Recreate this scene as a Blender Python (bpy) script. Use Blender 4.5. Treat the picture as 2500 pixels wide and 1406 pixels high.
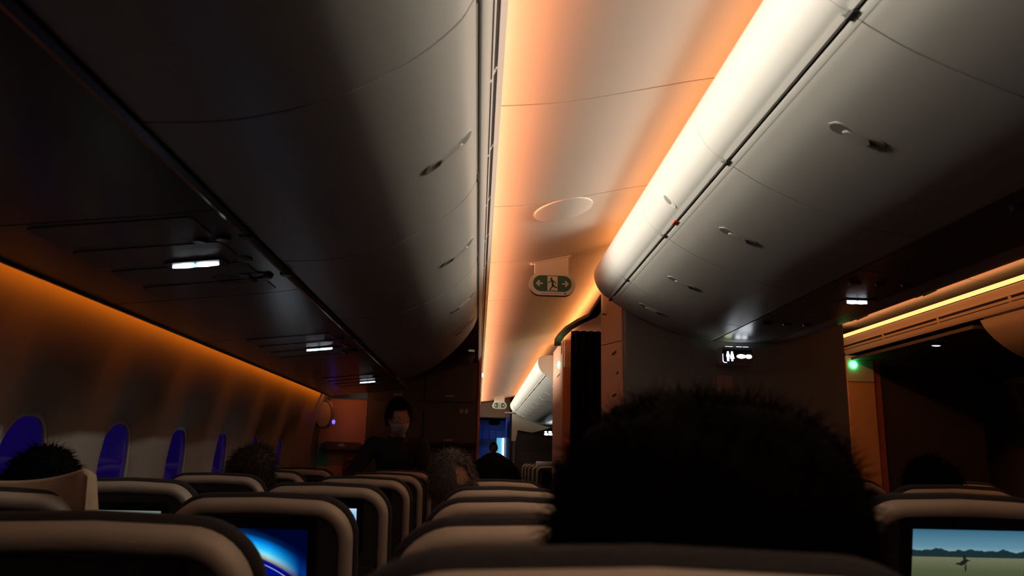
import bpy, bmesh, math, random
from mathutils import Vector, Matrix, Euler
random.seed(7)
for o in list(bpy.data.objects): bpy.data.objects.remove(o)
S = bpy.context.scene
C = S.collection
PI = math.pi
E = 1.22                      # eye height above the cabin floor; section points below are given relative to it

# ------------------------------------------------------------------ camera
cam = bpy.data.cameras.new('camera'); camo = bpy.data.objects.new('camera', cam); C.objects.link(camo)
FPX, VPX, VPY, ROLL = 1850.0, 1165.0, 1115.0, math.radians(2.0)
a = Vector(((VPX-1250)/FPX, -(VPY-703)/FPX, 1)).normalized()
u = Vector((0, 1, 0)); zz = (u-a*u.dot(a)).normalized(); xx = zz.cross(a)
if xx.x < 0: xx = -xx
z2 = zz*math.cos(ROLL)+xx*math.sin(ROLL); x2 = xx*math.cos(ROLL)-zz*math.sin(ROLL)
right = Vector((x2[0], a[0], z2[0])); upv = Vector((x2[1], a[1], z2[1])); fwd = Vector((x2[2], a[2], z2[2]))
m = Matrix((right, upv, -fwd)).transposed().to_4x4(); m.translation = (0, 0, E)
camo.matrix_world = m
cam.sensor_width = 36; cam.lens = FPX/2500*36; cam.clip_start = 0.02
cam.dof.use_dof = True; cam.dof.focus_distance = 4.0; cam.dof.aperture_fstop = 5.6
S.camera = camo

# ------------------------------------------------------------------ world, exposure
S.view_settings.view_transform = 'Standard'; S.view_settings.look = 'None'
S.view_settings.gamma = 1; S.view_settings.use_curve_mapping = False
S.view_settings.exposure = 0.0
w = bpy.data.worlds.new('night_sky'); S.world = w; w.use_nodes = True
w.node_tree.nodes['Background'].inputs[0].default_value = (0.055, 0.022, 0.42, 1)
w.node_tree.nodes['Background'].inputs[1].default_value = 0.38

# ------------------------------------------------------------------ cove lights of the cabin (LED strips in the coves)
def strip_light(name, x, z, y0, y1, direction, width, power, col, spread=PI):
    l = bpy.data.lights.new(name, 'AREA'); l.shape = 'RECTANGLE'
    l.size = width; l.size_y = y1-y0; l.energy = power*(y1-y0); l.color = col; l.spread = spread
    o = bpy.data.objects.new(name, l); C.objects.link(o)
    d = Vector((direction[0], 0, direction[1])).normalized()          # emission direction
    zc = -d; yc = Vector((0, 1, 0)); xc = yc.cross(zc)
    mm = Matrix((xc, yc, zc)).transposed().to_4x4(); mm.translation = (x, (y0+y1)/2, E+z); o.matrix_world = mm
    return o
WHITE = (1.0, 0.94, 0.82); ORANGE = (1.0, 0.33, 0.085); PINK = (1.0, 0.36, 0.17)
strip_light('cove_lamp_white', -.085, .941, -1.4, 3.45, (1, -.18), .024, 3.0, WHITE, math.radians(54))
strip_light('cove_lamp_white', -.020, .936, 6.9, 14.2, (1, -.16), .020, 3.4, WHITE, math.radians(60))
strip_light('cove_lamp_centre', .665, 1.048, -1.4, 3.45, (-1, -.34), .02, 1.45, WHITE, math.radians(80))
strip_light('cove_lamp_pink', -.06, .938, -1.4, 14.2, (1, .40), .015, 2.0, PINK, math.radians(56))
strip_light('cove_lamp_orange', .70, 1.035, -1.4, 3.85, (-.8, .9), .03, .85, ORANGE)
strip_light('cove_lamp_orange', .80, 1.075, 3.90, 7.6, (-.8, .9), .03, 1.7, ORANGE)
strip_light('cove_lamp_orange', .70, 1.035, 7.6, 14.2, (-.8, .9), .03, .85, ORANGE)
strip_light('cove_lamp_right', 2.64, .945, -1.4, 5.36, (-.6, .8), .03, .50, (1.0, .34, .13))
strip_light('cove_lamp_right', 2.035, 1.048, -1.4, 5.36, (1, -.32), .02, 1.7, (1.0, .26, .055))
strip_light('cove_lamp_right', 2.00, 1.03, -1.4, 5.36, (.6, 1), .03, .95, (1.0, .34, .13))
strip_light('sidewall_lamp', -1.225, .495, -1.4, 6.2, (-1, -1),   .015, .66, (1.0, .21, .010), math.radians(85))
strip_light('sidewall_lamp', 3.925, .495, -1.4, 4.0, (1, -1),   .015, .66, (1.0, .21, .010), math.radians(85))
dl = bpy.data.lights.new('doorway_lamp', 'AREA'); dl.shape = 'RECTANGLE'; dl.size = .25; dl.size_y = .03; dl.energy = .30; dl.color = (1.0, .26, .08)
dlo = bpy.data.objects.new('doorway_lamp', dl); C.objects.link(dlo); dlo.location = (-1.13, 6.26, E+.462); dlo.rotation_euler = (math.radians(55), 0, 0)

# ------------------------------------------------------------------ materials
MATS = {}
def mat(name, col, rough=.5, metal=0, emit=None, es=0, noise=0, nscale=30, bump=0, bscale=200, spec=.5, alpha=None):
    if name in MATS: return MATS[name]
    mt = bpy.data.materials.new(name); mt.use_nodes = True; nt = mt.node_tree; b = nt.nodes['Principled BSDF']
    b.inputs['Base Color'].default_value = (*col, 1); b.inputs['Roughness'].default_value = rough
    b.inputs['Metallic'].default_value = metal; b.inputs['Specular IOR Level'].default_value = spec
    tc = nt.nodes.new('ShaderNodeTexCoord')
    if noise:
        n = nt.nodes.new('ShaderNodeTexNoise'); n.inputs['Scale'].default_value = nscale; n.inputs['Detail'].default_value = 4
        nt.links.new(tc.outputs['Object'], n.inputs['Vector'])
        r = nt.nodes.new('ShaderNodeMapRange'); r.inputs['To Min'].default_value = 1-noise; r.inputs['To Max'].default_value = 1+noise
        nt.links.new(n.outputs['Fac'], r.inputs['Value'])
        mx = nt.nodes.new('ShaderNodeMix'); mx.data_type = 'RGBA'; mx.blend_type = 'MULTIPLY'; mx.inputs['Factor'].default_value = 1
        mx.inputs['A'].default_value = (*col, 1); nt.links.new(r.outputs['Result'], mx.inputs['B']); nt.links.new(mx.outputs['Result'], b.inputs['Base Color'])
    if bump:
        n2 = nt.nodes.new('ShaderNodeTexNoise'); n2.inputs['Scale'].default_value = bscale; n2.inputs['Detail'].default_value = 2
        nt.links.new(tc.outputs['Object'], n2.inputs['Vector'])
        bp = nt.nodes.new('ShaderNodeBump'); bp.inputs['Strength'].default_value = bump; bp.inputs['Distance'].default_value = .002
        nt.links.new(n2.outputs['Fac'], bp.inputs['Height']); nt.links.new(bp.outputs['Normal'], b.inputs['Normal'])
    if emit: b.inputs['Emission Color'].default_value = (*emit, 1); b.inputs['Emission Strength'].default_value = es
    MATS[name] = mt
    return mt
M_BIN = mat('bin_plastic', (.55, .535, .49), .42, noise=.03, nscale=6, bump=.08, bscale=260)
M_CEIL = mat('ceiling_panel', (.58, .54, .48), .55, noise=.03, nscale=3, bump=.05)
M_HEAD = mat('header_plastic', (.62, .60, .55), .4, noise=.02, nscale=8)
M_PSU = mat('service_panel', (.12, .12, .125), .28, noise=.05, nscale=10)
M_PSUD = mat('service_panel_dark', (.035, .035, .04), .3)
M_WALL = mat('sidewall_plastic', (.21, .19, .165), .6, noise=.05, nscale=5, bump=.1)
M_GAP = mat('gap_black', (.008, .008, .008), .8)
M_DGREY = mat('dark_grey_plastic', (.07, .07, .07), .45)
M_RECESS_SHADE = mat('bin_recess_shade', (.22, .21, .19), .5)  # bin plastic darkened: shade of the handle hollows put into colour
M_GREY = mat('grey_plastic', (.25, .25, .24), .4)
M_CREAM = mat('seat_cream', (.46, .41, .33), .5, noise=.06, nscale=40, bump=.2)
M_BEIGE = mat('headrest_beige', (.50, .36, .24), .8, noise=.1, nscale=60, bump=.4)
M_FAB = mat('seat_fabric', (.024, .023, .026), .9, noise=.3, nscale=120, bump=.5)
M_SHELL = mat('seat_shell', (.045, .043, .045), .55, noise=.15, nscale=50)
M_BEZEL = mat('bezel_black', (.010, .010, .012), .25)
M_OFF = mat('screen_off', (.006, .006, .008), .12)
M_CARPET = mat('carpet', (.035, .035, .05), .95, noise=.4, nscale=90, bump=.6)
M_MON = mat('monument_laminate', (.155, .160, .165), .6, noise=.06, nscale=25, bump=.1)
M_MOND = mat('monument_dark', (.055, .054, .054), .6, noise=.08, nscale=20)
M_SIDE = mat('monument_beige', (.50, .29, .20), .5, noise=.05, nscale=15)
M_WHITE_E = mat('sign_white_lit', (.9, .9, .9), .5, emit=(.86, .93, 1.0), es=9)
M_TEAL_E = mat('sign_teal_lit', (.2, .6, .6), .5, emit=(.15, .75, .8), es=4)
M_VIOLET_E = mat('sign_violet_lit', (.5, .5, .7), .5, emit=(.55, .5, 1.0), es=3)
M_GREEN_E = mat('led_green', (.01, .12, .04), .4, emit=(.05, 1.0, .22), es=12)
M_BLUE_E = mat('led_blue', (.1, .1, .8), .4, emit=(.10, .08, 1.0), es=2.5)
M_RED = mat('red_tab', (.75, .10, .05), .5)
M_STRIP_E = mat('led_strip_orange', (.9, .6, .3), .5, emit=(1.0, .44, .14), es=1.9)
M_GREEN = mat('exit_green', (.022, .11, .055), .5)
M_SIGNW = mat('sign_white', (.70, .66, .55), .5)
M_SKIN = mat('skin', (.42, .22, .14), .55, noise=.06, nscale=30)
M_NAVY = mat('uniform_navy', (.010, .010, .016), .85, noise=.2, nscale=90)
M_MASK = mat('mask_white', (.55, .55, .55), .8, noise=.05, nscale=80)
M_HBLACK = mat('hair_black', (.004, .0035, .0035), .9, spec=.05)
M_HBROWN = mat('hair_brown', (.030, .016, .010), .6, spec=.3)
M_HGREY = mat('hair_grey', (.09, .08, .07), .65, spec=.3)
M_CLOTH1 = mat('cloth_black', (.010, .010, .011), .9, noise=.2, nscale=80)
M_CLOTH2 = mat('cloth_brown', (.05, .035, .025), .9, noise=.2, nscale=80)
M_CLOTH3 = mat('cloth_grey', (.06, .06, .065), .9, noise=.2, nscale=80)
M_EYE = mat('eye', (.5, .5, .5), .2)
M_CURT = mat('curtain_dark', (.006, .005, .005), 1.0, noise=.25, nscale=60, spec=0)  # near black without specular: darkness of the opening put into the cloth
M_BLUEW = mat('galley_blue_laminate', (.10, .13, .35), .5, noise=.06, nscale=10)
M_TEAL = mat('teal_light_patch', (.05, .42, .36), .5)  # teal light at the left door, given as plain surface colour
M_REDP = mat('red_plate', (.42, .06, .05), .6)
M_COVER = mat('white_cover', (.62, .62, .72), .8, noise=.05, nscale=50)
def pane_material():
    mt = bpy.data.materials.new('tinted_pane'); mt.use_nodes = True; nt = mt.node_tree; nt.nodes.clear()
    out = nt.nodes.new('ShaderNodeOutputMaterial'); t = nt.nodes.new('ShaderNodeBsdfTransparent'); t.inputs[0].default_value = (.5, .45, .62, 1)
    g = nt.nodes.new('ShaderNodeBsdfGlossy'); g.inputs['Roughness'].default_value = .04; g.inputs[0].default_value = (.8, .8, .85, 1)
    f0 = nt.nodes.new('ShaderNodeLayerWeight'); f0.inputs[0].default_value = .5; f = nt.nodes.new('ShaderNodeMath'); f.operation = 'POWER'; nt.links.new(f0.outputs['Facing'], f.inputs[0]); f.inputs[1].default_value = 2.5
    mx = nt.nodes.new('ShaderNodeMixShader'); nt.links.new(f.outputs[0], mx.inputs[0]); nt.links.new(t.outputs[0], mx.inputs[1]); nt.links.new(g.outputs[0], mx.inputs[2])
    nt.links.new(mx.outputs[0], out.inputs[0]); return mt
M_PANE = pane_material()

# screens: pictures drawn with nodes over the display's UV
class NG:
    def __init__(s, name, strength):
        s.mt = bpy.data.materials.new(name); s.mt.use_nodes = True; s.nt = s.mt.node_tree; s.nt.nodes.clear()
        s.out = s.nt.nodes.new('ShaderNodeOutputMaterial'); s.em = s.nt.nodes.new('ShaderNodeEmission'); s.em.inputs[1].default_value = strength
        gl = s.nt.nodes.new('ShaderNodeBsdfGlossy'); gl.inputs['Roughness'].default_value = .15; gl.inputs[0].default_value = (.03, .03, .03, 1)
        ad = s.nt.nodes.new('ShaderNodeAddShader'); s.nt.links.new(s.em.outputs[0], ad.inputs[0]); s.nt.links.new(gl.outputs[0], ad.inputs[1])
        s.nt.links.new(ad.outputs[0], s.out.inputs[0])
        uv = s.nt.nodes.new('ShaderNodeTexCoord'); sp = s.nt.nodes.new('ShaderNodeSeparateXYZ'); s.nt.links.new(uv.outputs['UV'], sp.inputs[0])
        s.uv = uv.outputs['UV']; s.x = sp.outputs[0]; s.y = sp.outputs[1]
    def m(s, op, a, b=0.0, c=0.0):
        n = s.nt.nodes.new('ShaderNodeMath'); n.operation = op
        for i, v in enumerate((a, b, c)):
            if isinstance(v, (int, float)): n.inputs[i].default_value = v
            else: s.nt.links.new(v, n.inputs[i])
        return n.outputs[0]
    def noise(s, sx, sy, det=3):
        mp = s.nt.nodes.new('ShaderNodeMapping'); mp.inputs['Scale'].default_value = (sx, sy, 1); s.nt.links.new(s.uv, mp.inputs[0])
        n = s.nt.nodes.new('ShaderNodeTexNoise'); n.inputs['Scale'].default_value = 1; n.inputs['Detail'].default_value = det; s.nt.links.new(mp.outputs[0], n.inputs['Vector']); return n.outputs['Fac']
    def mix(s, f, a, b):
        n = s.nt.nodes.new('ShaderNodeMix'); n.data_type = 'RGBA'
        for k, v in (('Factor', f), ('A', a), ('B', b)):
            if isinstance(v, tuple): n.inputs[k].default_value = (*v, 1)
            elif isinstance(v, (int, float)): n.inputs[k].default_value = v
            else: s.nt.links.new(v, n.inputs[k])
        return n.outputs['Result']
    def ramp(s, f, stops):
        n = s.nt.nodes.new('ShaderNodeValToRGB'); s.nt.links.new(f, n.inputs[0]); e = n.color_ramp.elements
        while len(e) < len(stops): e.new(.5)
        for el, (p, c) in zip(e, stops): el.position = p; el.color = (*c, 1)
        return n.outputs[0]
    def done(s, col): s.nt.links.new(col, s.em.inputs[0]); return s.mt
def screen_field():
    g = NG('screen_film', 1.0)
    sky = g.ramp(g.y, [(.60, (.30, .42, .46)), (.75, (.11, .25, .34)), (1.0, (.035, .13, .21))])
    fld = g.ramp(g.y, [(0, (.03, .04, .018)), (.40, (.085, .10, .05)), (.60, (.19, .19, .12))])
    fld = g.mix(g.m('MULTIPLY', g.noise(30, 60), .5), fld, (.05, .08, .02))
    tree_top = g.m('ADD', .60, g.m('MULTIPLY', g.noise(7, 0), .20))
    is_tree = g.m('MULTIPLY', g.m('LESS_THAN', g.y, tree_top), g.m('GREATER_THAN', g.y, .595))
    col = g.mix(g.m('GREATER_THAN', g.y, .595), fld, sky)
    col = g.mix(is_tree, col, (.010, .026, .030))
    def blob(cx, cy, rx, ry, sh):
        ax = g.m('DIVIDE', g.m('SUBTRACT', g.m('SUBTRACT', g.x, cx), g.m('MULTIPLY', g.m('SUBTRACT', g.y, cy), sh)), rx); ay = g.m('DIVIDE', g.m('SUBTRACT', g.y, cy), ry)
        return g.m('LESS_THAN', g.m('ADD', g.m('MULTIPLY', ax, ax), g.m('MULTIPLY', ay, ay)), 1.0)
    for b_ in ((.455, .52, .030, .050, .5), (.462, .59, .014, .035, 0), (.415, .50, .030, .016, .3), (.475, .44, .008, .06, 0), (.495, .545, .022, .010, .8)):
        col = g.mix(blob(*b_), col, (.010, .012, .012))
    return g.done(col)
def screen_globe():
    g = NG('screen_globe', 1.0)
    dx = g.m('SUBTRACT', g.x, .06); dy = g.m('MULTIPLY', g.m('SUBTRACT', g.y, -1.67), .58)
    d = g.m('MULTIPLY', g.m('SQRT', g.m('ADD', g.m('MULTIPLY', dx, dx), g.m('MULTIPLY', dy, dy))), .5)
    lit = g.m('SUBTRACT', 1.0, g.m('MULTIPLY', g.m('MAXIMUM', g.m('SUBTRACT', g.x, .62), 0.0), 3.2))
    ring = g.ramp(d, [(.0, (.0, .0, .16)), (.665, (.0, .006, .22)), (.675, (.40, .36, .24)), (.692, (.30, .75, .85)), (.715, (.02, .55, 1.0)), (.745, (.0, .22, .75)), (.77, (.0, .02, .10)), (.80, (0, .001, .015))])
    dark = g.ramp(d, [(.0, (.0, .0, .16)), (.67, (.0, .0, .16)), (.71, (.0, .03, .22)), (.77, (0, .004, .05)), (.80, (0, .001, .02))])
    col = g.mix(g.m('MAXIMUM', g.m('MINIMUM', lit, 1.0), 0.0), dark, ring)
    line = g.m('LESS_THAN', g.m('ABSOLUTE', g.m('SUBTRACT', d, .645)), .0022)
    col = g.mix(g.m('MULTIPLY', line, .6), col, (.5, .6, .9))
    return g.done(col)
def screen_plain(name, stops, k):
    g = NG(name, k); return g.done(g.ramp(g.y, stops))
M_S_FIELD = screen_field(); M_S_GLOBE = screen_globe()
M_S_PALE = screen_plain('screen_pale', [(0, (.10, .14, .12)), (1, (.16, .20, .17))], 1.0)
M_S_BLUE = screen_plain('screen_blue', [(0, (.7, .8, .9)), (.55, (.10, .45, .9)), (.9, (.30, .5, .7)), (1, (.45, .6, .75))], 1.2)
M_S_WHITE = screen_plain('screen_white', [(0, (.75, .85, .95)), (1, (.8, .9, 1.0))], 1.6)

# ------------------------------------------------------------------ mesh helpers
class MB:
    def __init__(s): s.v = []; s.f = []
    def add(s, vs, fs):
        n = len(s.v); s.v += [tuple(p) for p in vs]; s.f += [tuple(i+n for i in f) for f in fs]; return s
    def box(s, x0, x1, y0, y1, z0, z1):
        return s.add([(x, y, z) for z in (z0, z1) for y in (y0, y1) for x in (x0, x1)],
                     [(0, 2, 3, 1), (4, 5, 7, 6), (0, 1, 5, 4), (2, 6, 7, 3), (0, 4, 6, 2), (1, 3, 7, 5)])
    def rbox(s, x0, x1, y0, y1, z0, z1, r, axis='y', n=5):
        """box with the four edges along `axis` rounded"""
        A = {'y': (x0, x1, z0, z1), 'x': (y0, y1, z0, z1), 'z': (x0, x1, y0, y1)}[axis]
        pts = rrect(A[0], A[1], A[2], A[3], r, n)
        lo, hi = {'y': (y0, y1), 'x': (x0, x1), 'z': (z0, z1)}[axis]
        e = min(r*.35, (hi-lo)*.3)
        cx = (A[0]+A[1])/2; cy = (A[2]+A[3])/2
        def ins(p, d): return (p[0]-math.copysign(min(d, abs(p[0]-cx)), p[0]-cx), p[1]-math.copysign(min(d, abs(p[1]-cy)), p[1]-cy))
        rings = [([ins(p, e) for p in pts], lo), (pts, lo+e), (pts, hi-e), ([ins(p, e) for p in pts], hi)]
        def P(p, t): return {'y': (p[0], t, p[1]), 'x': (t, p[0], p[1]), 'z': (p[0], p[1], t)}[axis]
        return s.loft([[P(p, t) for p in ring] for ring, t in rings])
    def loft(s, rings, closed=True, caps=True):
        n = len(rings[0]); vs = [p for r in rings for p in r]; fs = []
        for k in range(len(rings)-1):
            for i in range(n if closed else n-1):
                j = (i+1) % n; fs.append((k*n+i, k*n+j, (k+1)*n+j, (k+1)*n+i))
        if caps and closed:
            fs.append(tuple(range(n))[::-1]); fs.append(tuple((len(rings)-1)*n+i for i in range(n)))
        return s.add(vs, fs)
    def tube(s, pts, r, n=8):
        rings = []; pts = [Vector(p) for p in pts]
        for i, p in enumerate(pts):
            t = (pts[min(i+1, len(pts)-1)]-pts[max(i-1, 0)]).normalized()
            q = t.cross(Vector((0, 0, 1)) if abs(t.z) < .9 else Vector((1, 0, 0))).normalized(); b = t.cross(q)
            rr = r[i] if isinstance(r, (list, tuple)) else r
            rings.append([p+(q*math.cos(k*2*PI/n)+b*math.sin(k*2*PI/n))*rr for k in range(n)])
        return s.loft(rings)
    def sphere(s, c, r, nu=12, nv=8):
        rx, ry, rz = r if isinstance(r, (tuple, list)) else (r, r, r)
        vs = []; fs = []
        for j in range(nv+1):
            t = PI*j/nv
            for i in range(nu):
                p = 2*PI*i/nu; vs.append((c[0]+rx*math.sin(t)*math.cos(p), c[1]+ry*math.sin(t)*math.sin(p), c[2]+rz*math.cos(t)))
        for j in range(nv):
            for i in range(nu): fs.append((j*nu+i, (j+1)*nu+i, (j+1)*nu+(i+1) % nu, j*nu+(i+1) % nu))
        return s.add(vs, fs)
    def sheet(s, sec, y0, y1, thick, flip=False, ysplit=1, endcut=None):
        """open section curve (x, z) extruded along y as a panel of a given thickness; endcut(x, z) shifts the far end"""
        n = len(sec); off = []
        for i in range(n):
            t = Vector(sec[min(i+1, n-1)])-Vector(sec[max(i-1, 0)]); t.normalize()
            nn = Vector((-t.y, t.x)) * (-1 if flip else 1); off.append(tuple(Vector(sec[i])+nn*thick))
        ring = list(sec)+off[::-1]
        rings = []
        for k in range(ysplit+1):
            t = k/ysplit
            rings.append([(x, y0+(y1+(endcut(x, z) if endcut else 0)-y0)*t, z+E) for x, z in ring])
        return s.loft(rings)
    def poly(s, pts, to3, t):
        """flat polygon (2D) mapped by to3(u, v, w) extruded by thickness t"""
        n = len(pts); vs = [to3(p[0], p[1], 0) for p in pts]+[to3(p[0], p[1], t) for p in pts]
        fs = [tuple(range(n)), tuple(range(2*n-1, n-1, -1))]+[(i, i+n, (i+1) % n+n, (i+1) % n) for i in range(n)]
        return s.add(vs, fs)
    def mesh(s, name, mt, angle=35):
        me = bpy.data.meshes.new(name); me.from_pydata(s.v, [], s.f)
        bm = bmesh.new(); bm.from_mesh(me); bmesh.ops.recalc_face_normals(bm, faces=bm.faces); bm.to_mesh(me); bm.free()
        me.shade_smooth(); me.set_sharp_from_angle(angle=math.radians(angle)); me.materials.append(mt); return me
    def build(s, name, mt, parent=None, angle=35, **k):
        o = bpy.data.objects.new(name, s.mesh(name, mt, angle)); C.objects.link(o)
        if parent: o.parent = parent
        for kk, vv in k.items(): o[kk] = vv
        return o
def rrect(x0, x1, z0, z1, r, n=5):
    r = min(r, (x1-x0)/2-1e-5, (z1-z0)/2-1e-5); pts = []
    for cx, cz, a0 in ((x1-r, z1-r, 0), (x0+r, z1-r, 90), (x0+r, z0+r, 180), (x1-r, z0+r, 270)):
        for k in range(n+1):
            t = math.radians(a0+90*k/n); pts.append((cx+r*math.cos(t), cz+r*math.sin(t)))
    return pts
def smooth(pts, n=6):
    """Catmull-Rom through 2D points"""
    P = [Vector(p) for p in pts]; P = [P[0]*2-P[1]]+P+[P[-1]*2-P[-2]]; out = []
    for i in range(1, len(P)-2):
        for k in range(n):
            t = k/n; p0, p1, p2, p3 = P[i-1:i+3]
            out.append(tuple(.5*((2*p1)+(-p0+p2)*t+(2*p0-5*p1+4*p2-p3)*t*t+(-p0+3*p1-3*p2+p3)*t**3)))
    out.append(tuple(P[-2])); return out
def thing(name, label, cat, loc=(0, 0, 0), group=None):
    o = bpy.data.objects.new(name, None); C.objects.link(o); o.location = loc; o.empty_display_size = .1
    o['label'] = label; o['category'] = cat
    if group: o['group'] = group
    return o
def tag(o, label, cat, group=None):
    o['label'] = label; o['category'] = cat
    if group: o['group'] = group
    return o
def struct(o, label=None):
    o['kind'] = 'structure'
    if label: o['label'] = label
    return o
def shift(mb, loc):
    mb.v = [(x-loc[0], y-loc[1], z-loc[2]) for x, y, z in mb.v]; return mb
def mirror(mb, c=1.35):
    mb.v = [(2*c-x, y, z) for x, y, z in mb.v]; return mb
ORD = ['first', 'second', 'third', 'fourth', 'fifth', 'sixth', 'seventh', 'eighth', 'ninth']

# ------------------------------------------------------------------ floor, side walls, ceilings, end walls
struct(MB().box(-1.6, 4.3, -1.9, 18.6, -.06, 0).build('floor', M_CARPET), 'dark carpeted cabin floor')
WALLP = [(-1.20, .66), (-1.245, .55), (-1.275, .46), (-1.32, .30), (-1.365, .10), (-1.385, -.10), (-1.38, -.32), (-1.34, -.62), (-1.27, -.92), (-1.15, -1.22)]
WS = smooth(WALLP, 6)
def wx(z):
    for (xa, za), (xb, zb) in zip(WS, WS[1:]):
        if zb <= z <= za: return xa+(xb-xa)*(za-z)/(za-zb)
    return WS[0][0] if z > WS[0][1] else WS[-1][0]
PITCH = .62
def wall_panel(yc, side):
    """sidewall panel with a scooped opening for one window; y relative to panel centre"""
    N = 48; ZW = -.135
    def se(a, b, t, e=2.6):
        c, s_ = math.cos(t), math.sin(t); return (a*math.copysign(abs(c)**(2/e), c), b*math.copysign(abs(s_)**(2/e), s_))
    rings = []
    def ring(fy, depth):
        out = []
        for i in range(N):
            t = 2*PI*i/N; y, z = fy(t); out.append((y, z, depth))
        rings.append(out)
    def rect(t):
        c, s_ = math.cos(t), math.sin(t); k = 1/max(abs(c), abs(s_)); y = c*k*PITCH/2*1.0005; z = s_*k
        return (y, ZW+(z*(.66-ZW) if z > 0 else z*(.70+ZW+.0)))
    ring(rect, 0)
    o1 = lambda t: (se(.215, .445 if math.sin(t) > 0 else .36, t)[0], ZW+se(.215, .445 if math.sin(t) > 0 else .36, t)[1])
    o0 = lambda t: tuple(.5*(p+q) for p, q in zip(rect(t), o1(t)))
    o2 = lambda t: (se(.185, .33 if math.sin(t) > 0 else .30, t)[0], ZW+se(.185, .33 if math.sin(t) > 0 else .30, t)[1])
    o3 = lambda t: (se(.145, .24, t)[0], ZW+se(.145, .24, t)[1])
    ring(o0, 0); ring(o1, 0); ring(lambda t: tuple(.6*p+.4*q for p, q in zip(o1(t), o2(t))), .012); ring(o2, .022); ring(o3, .046); ring(o3, .060)
    mb = MB(); vs = []
    for r in rings:
        vs.append([(wx(z)-d, yc+y, z+E) for y, z, d in r])
    mb.loft(vs, caps=False)
    fr = [(se(.150, .246, 2*PI*i/N)) for i in range(N)]; fi = [(se(.132, .226, 2*PI*i/N)) for i in range(N)]
    bez = MB(); 
    bez.loft([[(wx(ZW+z)-.052, yc+y, ZW+z+E) for y, z in fr], [(wx(ZW+z)-.047, yc+y, ZW+z+E) for y, z in fr], [(wx(ZW+z)-.050, yc+y, ZW+z+E) for y, z in fi], [(wx(ZW+z)-.058, yc+y, ZW+z+E) for y, z in fi]], caps=False)
    pane = MB(); pane.loft([[(wx(ZW+z)-.060, yc+y, ZW+z+E) for y, z in fr], [(wx(ZW+z)-.064, yc+y, ZW+z+E) for y, z in fr]])
    if side: mirror(mb); mirror(bez); mirror(pane)
    return mb, bez, pane
for side, nm, y_end in ((0, 'wall_left', 6.25), (1, 'wall_right', 4.35)):
    # dado below the windows runs the whole cabin
    low = [p for p in WS if p[1] <= -.70]; low = [(wx(-.70), -.70)]+low
    mb = MB().sheet(low, -1.9, 18.6, .03, flip=True)
    wall = struct((mirror(mb) if side else mb).build(nm, M_WALL), 'sidewall of the cabin below the windows')
    y = 2.50-7*PITCH; k = 0
    while y+PITCH/2 < y_end:
        mb, bez, pane = wall_panel(y, side)
        mb.build('sidewall_panel', M_WALL, wall, angle=60)
        if side == 0 or y > 1.5:
            wn = struct(bez.build('window_%d' % (k+1+side*20), M_GREY))
            pane.build('pane', M_PANE, wn)
        else:
            pane.build('pane', M_PANE, wall)
        y += PITCH; k += 1
    y_last = y-PITCH/2
    # blank lining up to the door and beyond it
    up = [p for p in WS if p[1] > -.70]+[(wx(-.70), -.70)]
    mb = MB().sheet(up, y_last, 18.6, .03, flip=True)
    (mirror(mb) if side else mb).build('sidewall_lining', M_WALL, wall)
    mb = MB().sheet(up, -1.9, 2.50-7.5*PITCH, .03, flip=True)
    (mirror(mb) if side else mb).build('sidewall_lining', M_WALL, wall)
    # outer skin above the wall so that no sky leaks past the bins
    top = smooth([(-1.20, .66), (-.9, 1.0), (-.3, 1.28), (.4, 1.40), (1.36, 1.44)], 4)
    mb = MB().sheet(top, -1.9, 18.6, .03, flip=False)
    (mirror(mb) if side else mb).build('crown_lining', M_GAP, wall)
struct(MB().box(-1.6, 4.3, -1.95, -1.9, 0, 2.8).build('wall_back', M_MOND), 'dark wall behind the camera')
struct(MB().box(-1.6, 4.3, 18.6, 18.65, 0, 2.8).build('wall_front', M_MOND), 'dark wall at the far end of the cabin')

CEILP = smooth([(-.12, 1.005), (-.03, 1.003), (.08, 1.008), (.25, 1.030), (.48, 1.083), (.66, 1.123), (.90, 1.16), (1.25, 1.20)], 5)
ceil = struct(MB().box(-.02, .02, -1.9, -1.88, E+1.008, E+1.02).build('ceiling', M_CEIL), 'curved pale ceiling over the left aisle')
ceil2 = struct(MB().box(2.68, 2.72, -1.9, -1.88, E+1.008, E+1.02).build('ceiling', M_CEIL), 'curved ceiling over the right aisle, glowing orange')
bounds = [-1.9, -.71, .21, 1.13, 2.05, 2.97, 3.89, 4.9, 5.9, 6.8, 7.8, 8.8, 9.8, 10.8, 11.8, 12.8, 13.8, 14.7]
for y0, y1 in zip(bounds, bounds[1:]):
    MB().sheet(CEILP, y0+.003, y1-.003, .02).build('ceiling_panel', M_CEIL, ceil)
    if y0 < 6: mirror(MB().sheet(CEILP, y0+.003, y1-.003, .02)).build('ceiling_panel', M_CEIL, ceil2)
def cz(x):
    for (xa, za), (xb, zb) in zip(CEILP, CEILP[1:]):
        if xa <= x <= xb: return za+(zb-za)*(x-xa)/(xb-xa)
    return CEILP[-1][1]
# round covers on the ceiling
for k, yc in enumerate((1.33, 3.10)):
    n = 40; r = .125; x0 = .335
    mb = MB(); rings = []
    for rr, d in ((r, .002), (r, -.005), (r-.006, -.007), (0.001, -.007)):
        rings.append([(x0+rr*math.cos(2*PI*i/n), yc+rr*1.15*math.sin(2*PI*i/n), E+cz(x0+rr*math.cos(2*PI*i/n))+d) for i in range(n)])
    mb.loft(rings)
    tag(mb.build('ceiling_cover', M_CEIL), ['shallow oval cover on the aisle ceiling at the top edge of the picture', 'shallow oval cover on the aisle ceiling nearer the exit sign'][k], 'cover', 'oval ceiling covers')

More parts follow.
